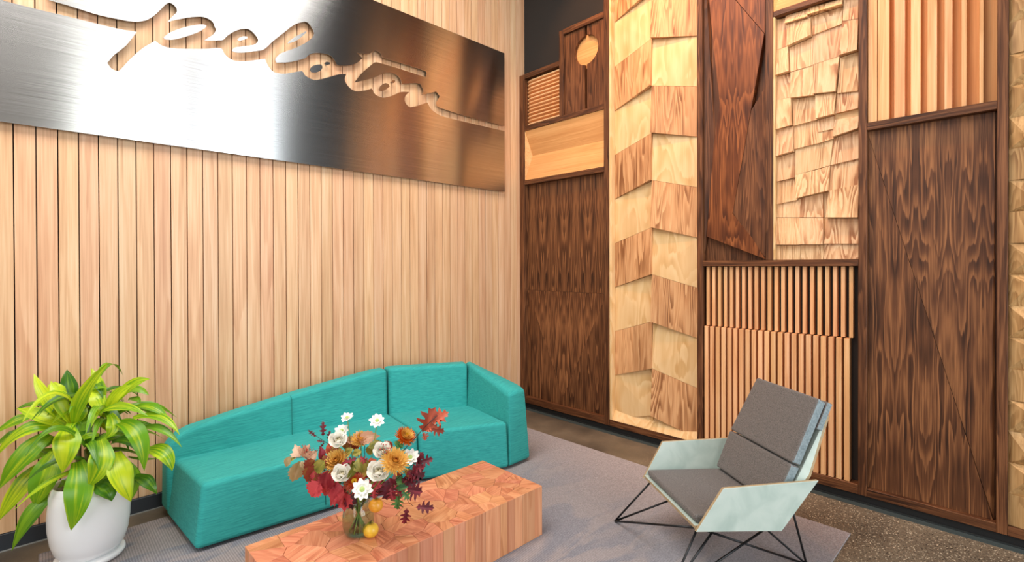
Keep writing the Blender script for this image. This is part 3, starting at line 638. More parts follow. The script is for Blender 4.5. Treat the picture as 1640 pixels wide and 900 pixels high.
# ------------------------------------------------------------------ coffee table of vertical timber blocks
table = thing('coffee_table', 'low coffee table made of upright reddish timber blocks', 'table', (1.42, 2.25, .008))
TX0, TX1, TY0, TY1, TZ = .692, 2.151, 1.982, 2.520, .297
fseam = [.692, .80, .87, .985, 1.086, 1.17, 1.222, 1.315, 1.364, 1.442, 1.507, 1.571, 1.630, 1.701, 1.825, 1.886, 1.926, 1.971, 2.089, 2.151]
RT = random.Random(21)
seeds = [((a+b)/2, TY0+RT.uniform(.015, .05)) for a, b in zip(fseam, fseam[1:])]
for row, yy in enumerate((2.13, 2.24, 2.35, 2.46)):
    k = 10+row % 2
    for i in range(k): seeds.append((TX0+(i+.5+RT.uniform(-.33, .33))*(TX1-TX0)/k, yy+RT.uniform(-.04, .04)))
def clip(poly, nx, ny, c):
    out = []
    for i in range(len(poly)):
        a, b = poly[i], poly[(i+1) % len(poly)]; da, db = nx*a[0]+ny*a[1]-c, nx*b[0]+ny*b[1]-c
        if da <= 0: out.append(a)
        if (da < 0 < db) or (db < 0 < da):
            t = da/(da-db); out.append((a[0]+(b[0]-a[0])*t, a[1]+(b[1]-a[1])*t))
    return out
cells = []
for i, s_ in enumerate(seeds):
    pl = [(TX0, TY0), (TX1, TY0), (TX1, TY1), (TX0, TY1)]
    for j, t_ in enumerate(seeds):
        if i == j: continue
        nx, ny = t_[0]-s_[0], t_[1]-s_[1]; mx, my = (t_[0]+s_[0])/2, (t_[1]+s_[1])/2
        if nx*nx+ny*ny > .16: continue
        pl = clip(pl, nx, ny, nx*mx+ny*my)
        if len(pl) < 3: break
    if len(pl) >= 3:
        if i >= len(fseam)-1 and RT.random() < .6:
            an = RT.uniform(0, math.pi); nx, ny = math.cos(an), math.sin(an); c_ = nx*s_[0]+ny*s_[1]
            cells += [clip(pl, nx, ny, c_), clip(pl, -nx, -ny, -c_)]
        else: cells.append(pl)
for pl in cells:
    if len(pl) < 3: continue
    cx = sum(p[0] for p in pl)/len(pl); cy = sum(p[1] for p in pl)/len(pl)
    sh = []
    for x, y in pl:
        d = math.hypot(x-cx, y-cy); k = max(0, 1-.0011/d); sh.append(((x-cx)*k, (y-cy)*k))
    h = TZ-.008-RT.choice((0, .0006, .0012, .0018)); n = len(sh); e = .0012
    vs = [(x, y, 0) for x, y in sh]+[(x, y, h-e) for x, y in sh]+[(x*(1-e/max(.01, math.hypot(x, y))), y*(1-e/max(.01, math.hypot(x, y))), h) for x, y in sh]
    fs = [tuple(range(n)), tuple(range(2*n, 3*n))]+[(k, (k+1) % n, n+(k+1) % n, n+k) for k in range(n)]+[(n+k, n+(k+1) % n, 2*n+(k+1) % n, 2*n+k) for k in range(n)]
    link('timber_block', mesh_from('timber_block', vs, fs, (BLOCK, BLOCKT), fmat=lambda p: 1 if p.normal.z > .9 else 0), table, loc_in(table, (cx, cy, .008)))

#@@LATER@@
# ------------------------------------------------------------------ lounge chair
def mint_mat():
    m, N, L, b = newmat('pale_mint_concrete')
    tc = N.new('ShaderNodeTexCoord'); n = N.new('ShaderNodeTexNoise'); n.inputs['Scale'].default_value = 7; n.inputs['Detail'].default_value = 5; n.inputs['Distortion'].default_value = .6
    L.new(tc.outputs['Object'], n.inputs['Vector']); r = ramp(N, [(.3, (178, 196, 186)), (.55, (200, 214, 204)), (.8, (212, 222, 213))]); L.new(n.outputs[0], r.inputs[0])
    L.new(r.outputs[0], b.inputs['Base Color']); b.inputs['Roughness'].default_value = .55; return m
MINT = mint_mat(); PLY = plain('plywood_edge', (176, 152, 116), .6, var=10)
chair = thing('lounge_chair', 'low angular lounge chair with pale mint sides, grey cushions and black rods', 'chair', (2.513, 1.380, .0072), math.radians(54.97))
def loc3(u, v, z): return (u, -v, z-.0072)
def sheet(name, pts, tdir, th, parent=chair, mats=(MINT, PLY)):
    """flat board: corner points, thickness along tdir; big faces take the first material, edges the second"""
    P = [Vector(loc3(*p)) for p in pts]; t = Vector(tdir)*th; c = sum(P, Vector())/len(P); n = len(P)
    vs = [p-c for p in P]+[p-c+t for p in P]
    fs = [tuple(range(n)), tuple(range(2*n-1, n-1, -1))]+[(i, (i+1) % n, n+(i+1) % n, n+i) for i in range(n)]
    me = mesh_from(name, vs, fs, mats, fmat=lambda p: 0 if abs(p.normal.dot(Vector(tdir).normalized())) > .8 else 1)
    o = link(name, me, parent, c); b = o.modifiers.new('bevel', 'BEVEL'); b.width = .0012; b.segments = 1; return o
for s_ in (-1, 1):
    sheet('side_panel', [(s_*.318, 0, .288), (s_*.336, .135, .50), (s_*.330, .665, .50), (s_*.306, .475, .245)], (-s_, 0, 0), .017)
sheet('seat_board', [(-.300, .004, .292), (.300, .004, .292), (.288, .475, .252), (-.288, .475, .252)], (0, 0, 1), .018)
sheet('back_board', [(-.288, .470, .262), (.288, .470, .262), (.285, .655, .505), (.225, .800, .80), (-.250, .800, .80), (-.290, .655, .505)], (0, 1, .35), .016)
def cushion(name, quads, bev=.014, sides=True):
    P = [Vector(loc3(*p)) for p in quads]; c = sum(P, Vector())/len(P)
    bm = bmesh.new()
    for p in P: bm.verts.new(p-c)
    bmesh.ops.convex_hull(bm, input=bm.verts); bmesh.ops.dissolve_limit(bm, angle_limit=math.radians(2), verts=bm.verts, edges=bm.edges)
    bmesh.ops.recalc_face_normals(bm, faces=bm.faces)
    me = bpy.data.meshes.new(name); bm.to_mesh(me); bm.free(); me.materials.append(GREY); me.materials.append(STRAP)
    if sides:
        for p in me.polygons: p.material_index = 1 if abs(p.normal.x) > .8 else 0
    for p in me.polygons: p.use_smooth = True
    o = link(name, me, chair, c); b = o.modifiers.new('bevel', 'BEVEL'); b.width = bev; b.segments = 3
    o.modifiers.new('wn', 'WEIGHTED_NORMAL'); return o
cushion('seat_cushion', [(-.284, .02, .311), (.284, .02, .311), (.262, .555, .276), (-.262, .555, .276), (-.284, .012, .352), (.284, .012, .352), (.268, .52, .336), (-.268, .52, .336)], sides=False)
# back cushion: lower and upper halves meeting at the fold
def bk(u, t, d): # t = height along the back, d = distance in front of the board
    z = .30+t; v = .494+t*.485; return (u, v-d*.9, z+d*.42)
cushion('back_cushion', [bk(-.262, .03, .004), bk(.262, .03, .004), bk(.272, .245, .004), bk(-.272, .245, .004), bk(-.262, .03, .058), bk(.262, .03, .058), bk(.272, .24, .062), bk(-.272, .24, .062)], .012)
cushion('back_cushion', [bk(-.272, .25, .004), bk(.272, .25, .004), bk(.240, .575, .004), bk(-.266, .575, .004), bk(-.274, .247, .062), bk(.272, .247, .062), bk(.240, .575, .060), bk(-.266, .575, .060)], .014)
cushion('cushion_strap', [bk(-.270, .44, .003), bk(.248, .44, .003), bk(.243, .578, .003), bk(-.268, .578, .003), bk(-.270, .44, -.032), bk(.248, .44, -.032), bk(.243, .578, -.032), bk(-.268, .578, -.032)], .006)
FL, FR_, RR, RL = (.27, .035, .281), (-.27, .035, .281), (-.255, .44, .246), (.255, .44, .246)
FA, FB, FC, FD = (.352, -.166, .0135), (-.352, -.166, .0135), (-.235, .675, .0135), (.235, .675, .0135)
def rod(a, b, name='leg_rod'):
    a = Vector(loc3(*a)); b = Vector(loc3(*b)); link(name, tube_mesh(name, [a, b], .0058, WIRE, 8), chair)
for a, b in ((FA, FL), (FA, FR_), (FA, RL), (FB, FR_), (FB, (-.27, .13, .272)), (FB, RR), (FC, (-.25, .56, .385)), (FC, FR_), (FC, RL), (FD, RL), (FD, FL), (FD, (.25, .56, .385))): rod(a, b)
for a, b in ((FL, FR_), (FR_, RR), (RR, RL), (RL, FL)): rod(a, b, 'frame_rod')

# ------------------------------------------------------------------ foliage helpers
def leaf_mat(name, c1, c2, stripe=14, rough=.42, trans=.25, var=.12, edge=None):
    m, N, L, b = newmat(name)
    uv = N.new('ShaderNodeUVMap'); uv.uv_map = 'UVMap'; oi = N.new('ShaderNodeObjectInfo')
    v = N.new('ShaderNodeVectorMath'); v.operation = 'MULTIPLY_ADD'; v.inputs[1].default_value = (stripe, 1.3, 1); L.new(uv.outputs[0], v.inputs[0])
    cb = N.new('ShaderNodeCombineXYZ'); ml = N.new('ShaderNodeMath'); ml.operation = 'MULTIPLY'; ml.inputs[1].default_value = 40; L.new(oi.outputs['Random'], ml.inputs[0])
    L.new(ml.outputs[0], cb.inputs[2]); L.new(cb.outputs[0], v.inputs[2])
    n = N.new('ShaderNodeTexNoise'); n.inputs['Scale'].default_value = 1; n.inputs['Detail'].default_value = 2; L.new(v.outputs[0], n.inputs['Vector'])
    ad = N.new('ShaderNodeMath'); ad.operation = 'MULTIPLY_ADD'; L.new(oi.outputs['Random'], ad.inputs[0]); ad.inputs[1].default_value = .3; ad.inputs[2].default_value = -.15
    sm = N.new('ShaderNodeMath'); L.new(ad.outputs[0], sm.inputs[0]); L.new(n.outputs[0], sm.inputs[1])
    r = ramp(N, [(.35, c1), (.65, c2)]); L.new(sm.outputs[0], r.inputs[0])
    hs = N.new('ShaderNodeHueSaturation'); L.new(r.outputs[0], hs.inputs['Color']); mr = N.new('ShaderNodeMapRange'); L.new(oi.outputs['Random'], mr.inputs[0])
    mr.inputs[3].default_value = 1-var; mr.inputs[4].default_value = 1+var; L.new(mr.outputs[0], hs.inputs['Value'])
    L.new(hs.outputs[0], b.inputs['Base Color']); b.inputs['Roughness'].default_value = rough
    if trans:
        tr = N.new('ShaderNodeBsdfTranslucent'); L.new(hs.outputs[0], tr.inputs[0]); mx = N.new('ShaderNodeMixShader'); mx.inputs[0].default_value = trans
        L.new(b.outputs[0], mx.inputs[1]); L.new(tr.outputs[0], mx.inputs[2]); L.new(mx.outputs[0], N['Material Output'].inputs[0])
    return m
def bez(a, b, c, t):
    # quadratic through a, b (at t=.5), c
    k = b*2-(a+c)*.5; return a*(1-t)**2+k*2*t*(1-t)+c*t*t
def strap_leaf(name, a, b, c, wid, facing, mat, n=12, wave=.0, fold=.22, parent=None, rng=R):
    vs, fs, uvs = [], [], []; ph = rng.uniform(0, 6)
    prev = None
    for i in range(n+1):
        t = i/n; p = bez(a, b, c, t); tg = (bez(a, b, c, min(1, t+.02))-bez(a, b, c, max(0, t-.02))).normalized()
        s = tg.cross(facing)
        if s.length < .15 and prev is not None: s = prev
        s.normalize()
        if prev is not None:
            if s.dot(prev) < 0: s = -s
            s = (s*.6+prev*.4).normalized()
        prev = s; nm = s.cross(tg).normalized()
        if nm.dot(facing) < 0: nm = -nm
        w_ = wid*.5*(min(1, .42+1.5*t) if t < .4 else 1.0)*((1-((t-.4)/.6)**1.9) if t > .4 else 1)
        w_ = max(w_, .0008)
        for j, f in enumerate((-1, -.5, 0, .5, 1)):
            wv = wave*math.sin(t*11+ph+j*.8)*abs(f)*wid
            vs.append(p+s*w_*f+nm*(w_*fold*abs(f)-.0+wv)); uvs.append(((f+1)/2, t))
    for i in range(n):
        for j in range(4): fs.append((i*5+j, i*5+j+1, i*5+6+j, i*5+5+j))
    c0 = vs[0].copy() if parent is None else Vector((0, 0, 0))
    o0 = parent.location if parent else Vector((0, 0, 0))
    base = vs[2].copy()
    me = bpy.data.meshes.new(name); me.from_pydata([tuple(v-base) for v in vs], [], fs); me.update(); me.materials.append(mat)
    u = me.uv_layers.new(name='UVMap')
    for lp in me.loops: u.data[lp.index].uv = uvs[lp.vertex_index]
    for p in me.polygons: p.use_smooth = True
    return link(name, me, parent, base-o0)

# ------------------------------------------------------------------ potted plant
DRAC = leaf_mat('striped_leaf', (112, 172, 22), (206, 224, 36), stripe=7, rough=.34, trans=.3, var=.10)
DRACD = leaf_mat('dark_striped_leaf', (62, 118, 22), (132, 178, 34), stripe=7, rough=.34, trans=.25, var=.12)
POTM = plain('white_glazed_pot', (248, 249, 250), .25)
PX, PY = .205, 3.555
plant = thing('potted_plant', 'white round planter holding a bushy lime green striped plant', 'potted plant', (PX, PY, .0072))
pot = lathe_mesh('pot', [(.001, .034), (.105, .034), (.128, .042), (.150, .075), (.166, .13), (.175, .20), (.177, .27), (.174, .34), (.168, .385), (.165, .392), (.163, .398), (.158, .428), (.152, .432), (.148, .425), (.150, .385), (.150, .30)], POTM, 64)
link('pot', pot, plant)
sauc = lathe_mesh('saucer', [(.001, 0), (.128, 0), (.146, .006), (.153, .018), (.152, .030), (.143, .033), (.110, .0335), (.001, .0335)], POTM, 64); link('saucer', sauc, plant)
soil = lathe_mesh('soil', [(.001, .372), (.08, .378), (.149, .370), (.149, .36), (.001, .35)], plain('dark_soil', (40, 32, 26), .95, var=14), 32); link('soil', soil, plant)
CANE = plain('brown_cane', (110, 98, 60), .7, var=16)
heads = []
for dx, dy, hx, hy, h in ((-.05, .02, -.04, .05, .80), (.05, .03, .10, .04, .74), (0, -.06, -.02, -.08, .62), (-.02, .06, .02, .09, .88)):
    pts = [Vector((dx+(hx-dx)*t, dy+(hy-dy)*t, .36+(h-.36)*t)) for t in (0, .33, .66, 1)]
    link('cane', tube_mesh('cane', pts, .013, CANE, 10, .009), plant); heads.append(Vector((PX+hx, PY+hy, h)))
D0 = 2.69
def z6(x, y, d): return at(x/2.726, 570+y/2.726, D0+d)
# survey of the large visible leaves: root, middle, tip, width, depth at each
HL = [((300,300,.02),(205,190,.0),(148,78,.02),52,0), ((312,295,.0),(258,200,-.03),(222,110,.0),48,0), ((325,292,-.02),(365,170,-.06),(470,32,-.06),56,0), ((318,200,.1),(300,130,.1),(292,60,.12),62,1),
 ((288,305,0),(185,262,-.03),(72,228,-.03),64,0), ((260,235,.08),(165,208,.08),(68,234,.06),28,1), ((250,322,0),(110,325,-.08),(-30,450,-.10),56,0), ((222,345,0),(112,430,-.10),(-14,592,-.12),82,0),
 ((150,262,.05),(68,285,.0),(-30,342,-.02),44,0), ((180,478,0),(90,575,-.08),(-10,725,-.10),72,0), ((112,325,.05),(40,352,.0),(-30,400,0),38,0), ((292,312,-.06),(292,390,-.14),(275,508,-.14),90,0),
 ((245,418,-.04),(195,530,-.12),(152,662,-.12),98,0), ((245,598,-.06),(140,690,-.14),(52,850,-.14),62,1), ((340,462,-.08),(344,600,-.18),(312,760,-.18),94,0), ((436,368,-.06),(440,470,-.14),(384,572,-.14),86,0),
 ((506,420,-.04),(528,520,-.12),(570,636,-.10),84,0), ((515,290,-.04),(600,345,-.10),(630,502,-.10),72,0), ((485,382,0),(575,372,-.04),(638,470,-.04),48,1), ((425,255,0),(530,222,-.06),(645,262,-.08),40,0),
 ((468,235,.02),(515,170,.0),(580,128,0),56,0), ((498,205,.05),(575,128,.05),(657,102,.05),52,0), ((520,165,.1),(590,145,.1),(650,172,.1),38,1), ((560,190,.1),(595,188,.08),(615,208,.08),26,1),
 ((595,222,.05),(670,225,.03),(738,278,.02),38,0), ((580,272,.03),(700,268,.0),(784,345,-.03),38,0), ((605,322,.02),(700,318,-.02),(793,398,-.04),34,1), ((640,408,.0),(715,425,-.05),(752,502,-.05),66,0),
 ((588,528,0),(640,548,-.04),(686,604,-.04),52,1), ((560,470,.02),(585,540,.0),(568,634,0),50,1), ((412,560,-.1),(465,580,-.12),(486,634,-.12),74,1), ((398,152,.03),(428,200,.0),(440,262,0),60,0),
 ((448,205,.06),(430,130,.06),(398,52,.08),46,0), ((480,255,-.03),(494,310,-.07),(462,358,-.08),50,0), ((330,215,.03),(345,250,.0),(325,300,0),60,0), ((372,162,.05),(410,140,.03),(482,140,.03),22,1),
 ((432,345,-.02),(385,350,-.05),(330,368,-.05),28,0), ((200,432,.08),(150,445,.05),(98,490,.05),34,1), ((242,362,.06),(190,385,.03),(138,415,.03),44,1), ((250,520,.08),(178,548,.05),(95,592,.03),26,1),
 ((225,120,.05),(250,160,.05),(290,230,.05),60,0), ((470,300,.03),(560,320,.02),(650,318,.02),40,1), ((395,250,.06),(360,300,.0),(340,380,-.03),60,1), ((300,400,.05),(240,420,.05),(150,400,.05),40,1),
 ((560,440,.05),(620,450,.03),(690,448,.03),14,1), ((300,560,.03),(260,560,0),(215,585,0),34,1), ((455,520,.03),(480,555,0),(512,575,0),40,1), ((545,300,.06),(620,300,.06),(700,330,.06),34,1)]
for i, (a, b, c, w_, dk) in enumerate(HL):
    A, B_, C_ = z6(*a), z6(*b), z6(*c); mid = (A+C_)*.5
    fc = ((CAM-mid).normalized()*.8+Vector((0, 0, .5))).normalized()
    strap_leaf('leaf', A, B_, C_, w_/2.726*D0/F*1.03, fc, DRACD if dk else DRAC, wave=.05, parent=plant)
RL_ = random.Random(5)
for i in range(46):
    h = heads[i % 4]; an = RL_.uniform(0, 2*math.pi); ln = RL_.uniform(.20, .34); el = RL_.uniform(-.1, 1.1)
    dr = Vector((math.cos(an), math.sin(an)*.8+.1, 0))
    if (h+dr*ln).y > 3.93: dr.y = -abs(dr.y)*.3
    A = h+Vector((0, 0, RL_.uniform(-.14, .03))); B_ = A+dr*ln*.5+Vector((0, 0, ln*.45*el)); C_ = A+dr*ln*(1.0)+Vector((0, 0, ln*(.45*el-.35)))
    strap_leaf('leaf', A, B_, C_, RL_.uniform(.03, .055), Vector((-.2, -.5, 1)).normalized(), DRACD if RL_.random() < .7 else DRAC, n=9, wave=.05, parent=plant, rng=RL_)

# ------------------------------------------------------------------ glass jar with stems in water
VX, VY, VZ = 1.125, 2.255, .2972
def glass(name, tint, ior):
    """thin clear wall: transparent with a fresnel reflection"""
    m, N, L, b = newmat(name); N.remove(b)
    t = N.new('ShaderNodeBsdfTransparent'); t.inputs[0].default_value = lin(tint); g = N.new('ShaderNodeBsdfGlossy'); g.inputs['Roughness'].default_value = .02
    lw = N.new('ShaderNodeLayerWeight'); lw.inputs[0].default_value = .5; pw = N.new('ShaderNodeMath'); pw.operation = 'POWER'; L.new(lw.outputs['Facing'], pw.inputs[0]); pw.inputs[1].default_value = 3.5
    f = N.new('ShaderNodeMath'); f.operation = 'MULTIPLY_ADD'; L.new(pw.outputs[0], f.inputs[0]); f.inputs[1].default_value = (ior-1)*1.2; f.inputs[2].default_value = (ior-1)*.08; mx = N.new('ShaderNodeMixShader')
    L.new(f.outputs[0], mx.inputs[0]); L.new(t.outputs[0], mx.inputs[1]); L.new(g.outputs[0], mx.inputs[2]); L.new(mx.outputs[0], N['Material Output'].inputs[0]); return m
GL = glass('clear_glass', (240, 246, 240), 1.5); WT = glass('water', (246, 250, 246), 1.2)
vase = thing('glass_vase', 'clear round glass jar of water and stems on the timber block table', 'vase', (VX, VY, VZ))
prof = [(.001, .001), (.048, .001), (.058, .006), (.068, .022), (.0745, .05), (.0755, .08), (.071, .115), (.060, .145), (.055, .16), (.058, .172),
        (.0555, .172), (.0525, .16), (.0575, .145), (.0685, .115), (.073, .08), (.072, .05), (.0655, .024), (.055, .010), (.001, .009)]
link('jar', lathe_mesh('jar', prof, GL, 48), vase)
link('water', lathe_mesh('water', [(.001, .0095), (.0545, .0105), (.065, .024), (.0715, .05), (.0725, .08), (.068, .115), (.0645, .124), (.001, .124)], WT, 48), vase)
STEM = plain('green_stem', (132, 152, 70), .5); TWIG = plain('dark_twig', (70, 44, 38), .6)
VC = Vector((VX, VY, VZ)); RF = random.Random(17)
def stem_pts(P, nrm, bend=.0):
    """bloom -> neck of the jar -> foot of the jar"""
    out = (P-VC); an = math.atan2(out.y, out.x)+RF.uniform(-.3, .3)
    neck = VC+Vector((math.cos(an)*.036, math.sin(an)*.036, .165)); foot = VC+Vector((-math.cos(an)*.042, -math.sin(an)*.042, .016))
    m = (P+neck)*.5+Vector((0, 0, .01))+nrm*bend
    return [P, P*.75+m*.25+nrm*(-.006), m, neck*.7+m*.3, neck, (neck+foot)*.5, foot]
def frame(nrm, roll=0):
    z = nrm.normalized(); x = z.cross(Vector((0, 0, 1)));
    if x.length < .1: x = Vector((1, 0, 0))
    x.normalize(); y = z.cross(x); c, s = math.cos(roll), math.sin(roll)
    return x*c+y*s, y*c-x*s, z
def petal_mesh(petals, mats):
    """petals: list of (angle, inner r, length, width, rise angle start, rise angle end, base z, mat)"""
    vs, fs, mi, uvs = [], [], [], []
    for an, r0, ln, wd, e0, e1, z0, mt in petals:
        ca, sa = math.cos(an), math.sin(an); b0 = len(vs); r, z = r0, z0; n = 4
        for i in range(n+1):
            t = i/n; ww = wd*.5*(math.sin(math.pi*min(.93, .18+.75*t)))
            for f in (-1, 0, 1):
                cup = abs(f)*wd*.12
                rr, zz = r-cup*0, z+cup
                vs.append((rr*ca-f*ww*sa, rr*sa+f*ww*ca, zz)); uvs.append(((f+1)/2, t))
            el = e0+(e1-e0)*t; r += ln/n*math.cos(el); z += ln/n*math.sin(el)
        for i in range(n):
            for j in range(2): fs.append((b0+i*3+j, b0+i*3+j+1, b0+i*3+4+j, b0+i*3+3+j)); mi.append(mt)
    me = bpy.data.meshes.new('petals'); me.from_pydata(vs, [], fs); me.update()
    for m in mats: me.materials.append(m)
    for p, k in zip(me.polygons, mi): p.material_index = k; p.use_smooth = True
    u = me.uv_layers.new(name='UVMap')
    for lp in me.loops: u.data[lp.index].uv = uvs[lp.vertex_index]
    return me
WHT = plain('white_petal', (246, 242, 232), .6); WHTI = plain('cream_petal', (240, 232, 206), .6)
CG = leaf_mat('golden_petal', (206, 140, 50), (240, 198, 104), stripe=2, trans=.15, var=.05); CO = leaf_mat('rust_petal', (176, 62, 22), (226, 120, 30), stripe=2, trans=.15, var=.05)
CY = plain('yellow_petal', (236, 196, 60), .6); GCN = plain('pale_green_centre', (176, 196, 110), .6, var=14)
def place(o, P, nrm, root, roll=0):
    x, y, z = frame(nrm, roll); M_ = Matrix((x, y, z)).transposed().to_4x4(); M_.translation = loc_in(root, P); o.matrix_local = M_
def flower(kind, px, py, d, rpx, label, face=(0, 0, 0), stem=True):
    P = at(px, py, 2.434+d); r = rpx*(2.434+d)/F
    nrm = ((CAM-P).normalized()*.8+Vector((0, 0, .55))+Vector(face)).normalized()
    name = {'mum': 'chrysanthemum', 'gold': 'chrysanthemum', 'spider': 'chrysanthemum', 'scab': 'scabiosa', 'rose': 'white_rose'}[kind]
    root = thing(name, label, 'flower', tuple(P), 0)
    pt = []
    if kind in ('mum', 'gold', 'spider'):
        rings = ((1.0, 30, .05, 0), (.92, 30, .35, 0), (.80, 28, .6, 1), (.66, 24, .85, 1), (.50, 20, 1.05, 1), (.36, 16, 1.25, 2 if kind != 'gold' else 1), (.22, 10, 1.4, 2))
        for k, (f, n, el, mt) in enumerate(rings):
            for i in range(n):
                a = 2*math.pi*(i+RF.uniform(-.3, .3))/n+k*.4
                pt.append((a, r*.06, r*f*RF.uniform(.9, 1.06), r*(.17 if kind != 'spider' else .12), el, el+(.5 if kind != 'spider' else -.5), k*r*.05, mt))
        mats = {'mum': (CO, CG, CY), 'gold': (CG, CG, CO), 'spider': (CO, CO, CY)}[kind]
    elif kind == 'scab':
        for i in range(9): pt.append((2*math.pi*i/9+RF.uniform(-.1, .1), r*.12, r*RF.uniform(.82, 1.0), r*.66, .15, .5*RF.uniform(-.5, 1), 0, 0))
        for i in range(10): pt.append((2*math.pi*i/10+.3, r*.12, r*RF.uniform(.42, .55), r*.34, .5, .8, r*.05, 0))
        mats = (WHT,)
    else:
        for k, (n, f, el) in enumerate(((5, 1.0, .55), (5, .88, .95), (4, .74, 1.15), (4, .56, 1.3), (3, .38, 1.45))):
            for i in range(n): pt.append((2*math.pi*i/n+k*.7, r*.10*(5-k)*.5, r*f*1.1, r*1.15*f, el, el+.75, -r*.1+k*r*.06, 0 if k < 3 else 1))
        mats = (WHT, WHTI)
    o = link('bloom', petal_mesh(pt, mats), root); place(o, P, nrm, root, RF.uniform(0, 6))
    if kind == 'scab':
        c = lathe_mesh('centre', [(.001, r*.30), (r*.16, r*.27), (r*.27, r*.15), (r*.28, .0), (.001, -r*.05)], GCN, 14); o = link('flower_centre', c, root); place(o, P, nrm, root)
    if kind in ('mum', 'gold', 'spider', 'rose'):
        c = lathe_mesh('calyx', [(.001, -r*.22), (r*.12, -r*.20), (r*.22, -r*.02), (.001, r*.05)], STEM, 12); o = link('calyx', c, root); place(o, P, nrm, root)
    if stem:
        pts = [p-P for p in stem_pts(P-nrm*r*.1, nrm)]
        sp = []
        for i in range(len(pts)-1):
            for j in range(3): sp.append(pts[i]+(pts[i+1]-pts[i])*(j/3))
        sp.append(pts[-1])
        for _ in range(2): sp = [sp[0]]+[(sp[i-1]+sp[i]*2+sp[i+1])*.25 for i in range(1, len(sp)-1)]+[sp[-1]]
        link('stem', tube_mesh('stem', sp, .0022 if kind == 'scab' else .0030, STEM, 7), root)
    return root
flower('scab', 556, 669, .06, 10, 'tall white flower seen side-on, highest on the left of the bouquet', (-.3, .2, .7))
flower('scab', 604, 674, .02, 12, 'open white flower with greenish centre standing highest above the jar')
flower('scab', 547, 690, .05, 11, 'small white flower just above the round white rose at upper left')
flower('scab', 580, 784, -.16, 16, 'white flower with pale green centre hanging lowest, in front of the jar neck', (0, 0, -.4))
flower('scab', 657, 733, .02, 14, 'white flower half hidden behind the big golden chrysanthemum on the right')
flower('rose', 541, 708, .02, 15, 'round white rose near the top left of the bouquet')
flower('rose', 547, 762, -.10, 16, 'white rose at the lower left beside the red leaves')
flower('rose', 606, 759, -.12, 19, 'large cream-white rose at the centre of the bouquet')
flower('rose', 612, 725, -.04, 15, 'white rose sprinkled with red berries behind the golden chrysanthemum')
flower('gold', 540, 740, -.02, 21, 'golden shaggy chrysanthemum on the left half of the bouquet', (-.3, .2, 0))
flower('gold', 632, 741, -.10, 24, 'largest golden bronze chrysanthemum, right of centre', (.2, -.1, 0))
flower('mum', 648, 701, .05, 18, 'orange and yellow chrysanthemum at the top right of the bouquet', (.5, -.3, .3))
flower('gold', 578, 706, .05, 17, 'pale golden chrysanthemum seen side-on at the top centre', (0, 0, .9))
flower('spider', 568, 773, -.10, 18, 'rust and yellow spiky chrysanthemum low at the centre left', (-.1, 0, -.2))

# lobed leaves
OAK = [(0, 0), (.04, .10), (.14, .13), (.22, .20), (.15, .25), (.09, .29), (.14, .33), (.34, .37), (.42, .46), (.28, .46), (.13, .49), (.15, .54), (.30, .60), (.40, .72), (.24, .70), (.12, .72), (.16, .80), (.20, .90), (.09, .88), (.0, 1.0)]
MAPLE = [(0, 0), (.12, .04), (.34, .06), (.30, .18), (.50, .30), (.42, .36), (.48, .52), (.28, .52), (.24, .58), (.28, .74), (.14, .76), (.0, 1.0)]
OVAL = [(0, 0), (.10, .10), (.20, .28), (.25, .45), (.22, .62), (.14, .80), (.06, .93), (0, 1)]
TOOTH = [(0, 0), (.14, .08), (.30, .16), (.27, .22), (.38, .32), (.33, .38), (.40, .50), (.32, .54), (.33, .66), (.22, .70), (.20, .82), (.10, .86), (0, 1)]
def lobed(kind, wid=1.0, curl=.25, rng=RF):
    h = {'oak': OAK, 'maple': MAPLE, 'oval': OVAL, 'tooth': TOOTH}[kind]
    out = [(x*wid, y) for x, y in h]+[(-x*wid, y) for x, y in h[-2:0:-1]]
    # midrib fan: strips between outline and midrib for each side
    vs = []; fs = []; n = len(h)
    cz = lambda x, y: -curl*(y-.35)**2 + .35*abs(x)*wid - .9*curl*x*x
    for x, y in h: vs.append((x*wid, y, cz(x, y)))
    for x, y in h: vs.append((0, y, cz(0, y)))
    for x, y in h: vs.append((-x*wid, y, cz(x, y)))
    for i in range(n-1):
        fs.append((i, n+i, n+i+1, i+1)); fs.append((n+i, 2*n+i, 2*n+i+1, n+i+1))
    me = bpy.data.meshes.new('lobed'); me.from_pydata(vs, [], fs); me.update(); me.validate()
    u = me.uv_layers.new(name='UVMap')
    for lp in me.loops: c = me.vertices[lp.vertex_index].co; u.data[lp.index].uv = (c.x+.5, c.y)
    for p in me.polygons: p.use_smooth = False
    return me
LM = {k: leaf_mat(k+'_leaf', a, b, stripe=4, trans=.2, rough=.5, var=.12) for k, a, b in (
    ('burgundy', (92, 20, 34), (150, 44, 58)), ('crimson', (150, 30, 44), (206, 78, 84)), ('rust', (160, 62, 36), (222, 108, 74)), ('peach', (206, 152, 118), (236, 196, 164)),
    ('tan', (190, 168, 118), (222, 200, 156)), ('olive', (112, 116, 40), (176, 160, 70)), ('mixed', (150, 60, 40), (170, 150, 60)), ('green', (38, 92, 50), (92, 140, 70)))}
_lc = {}
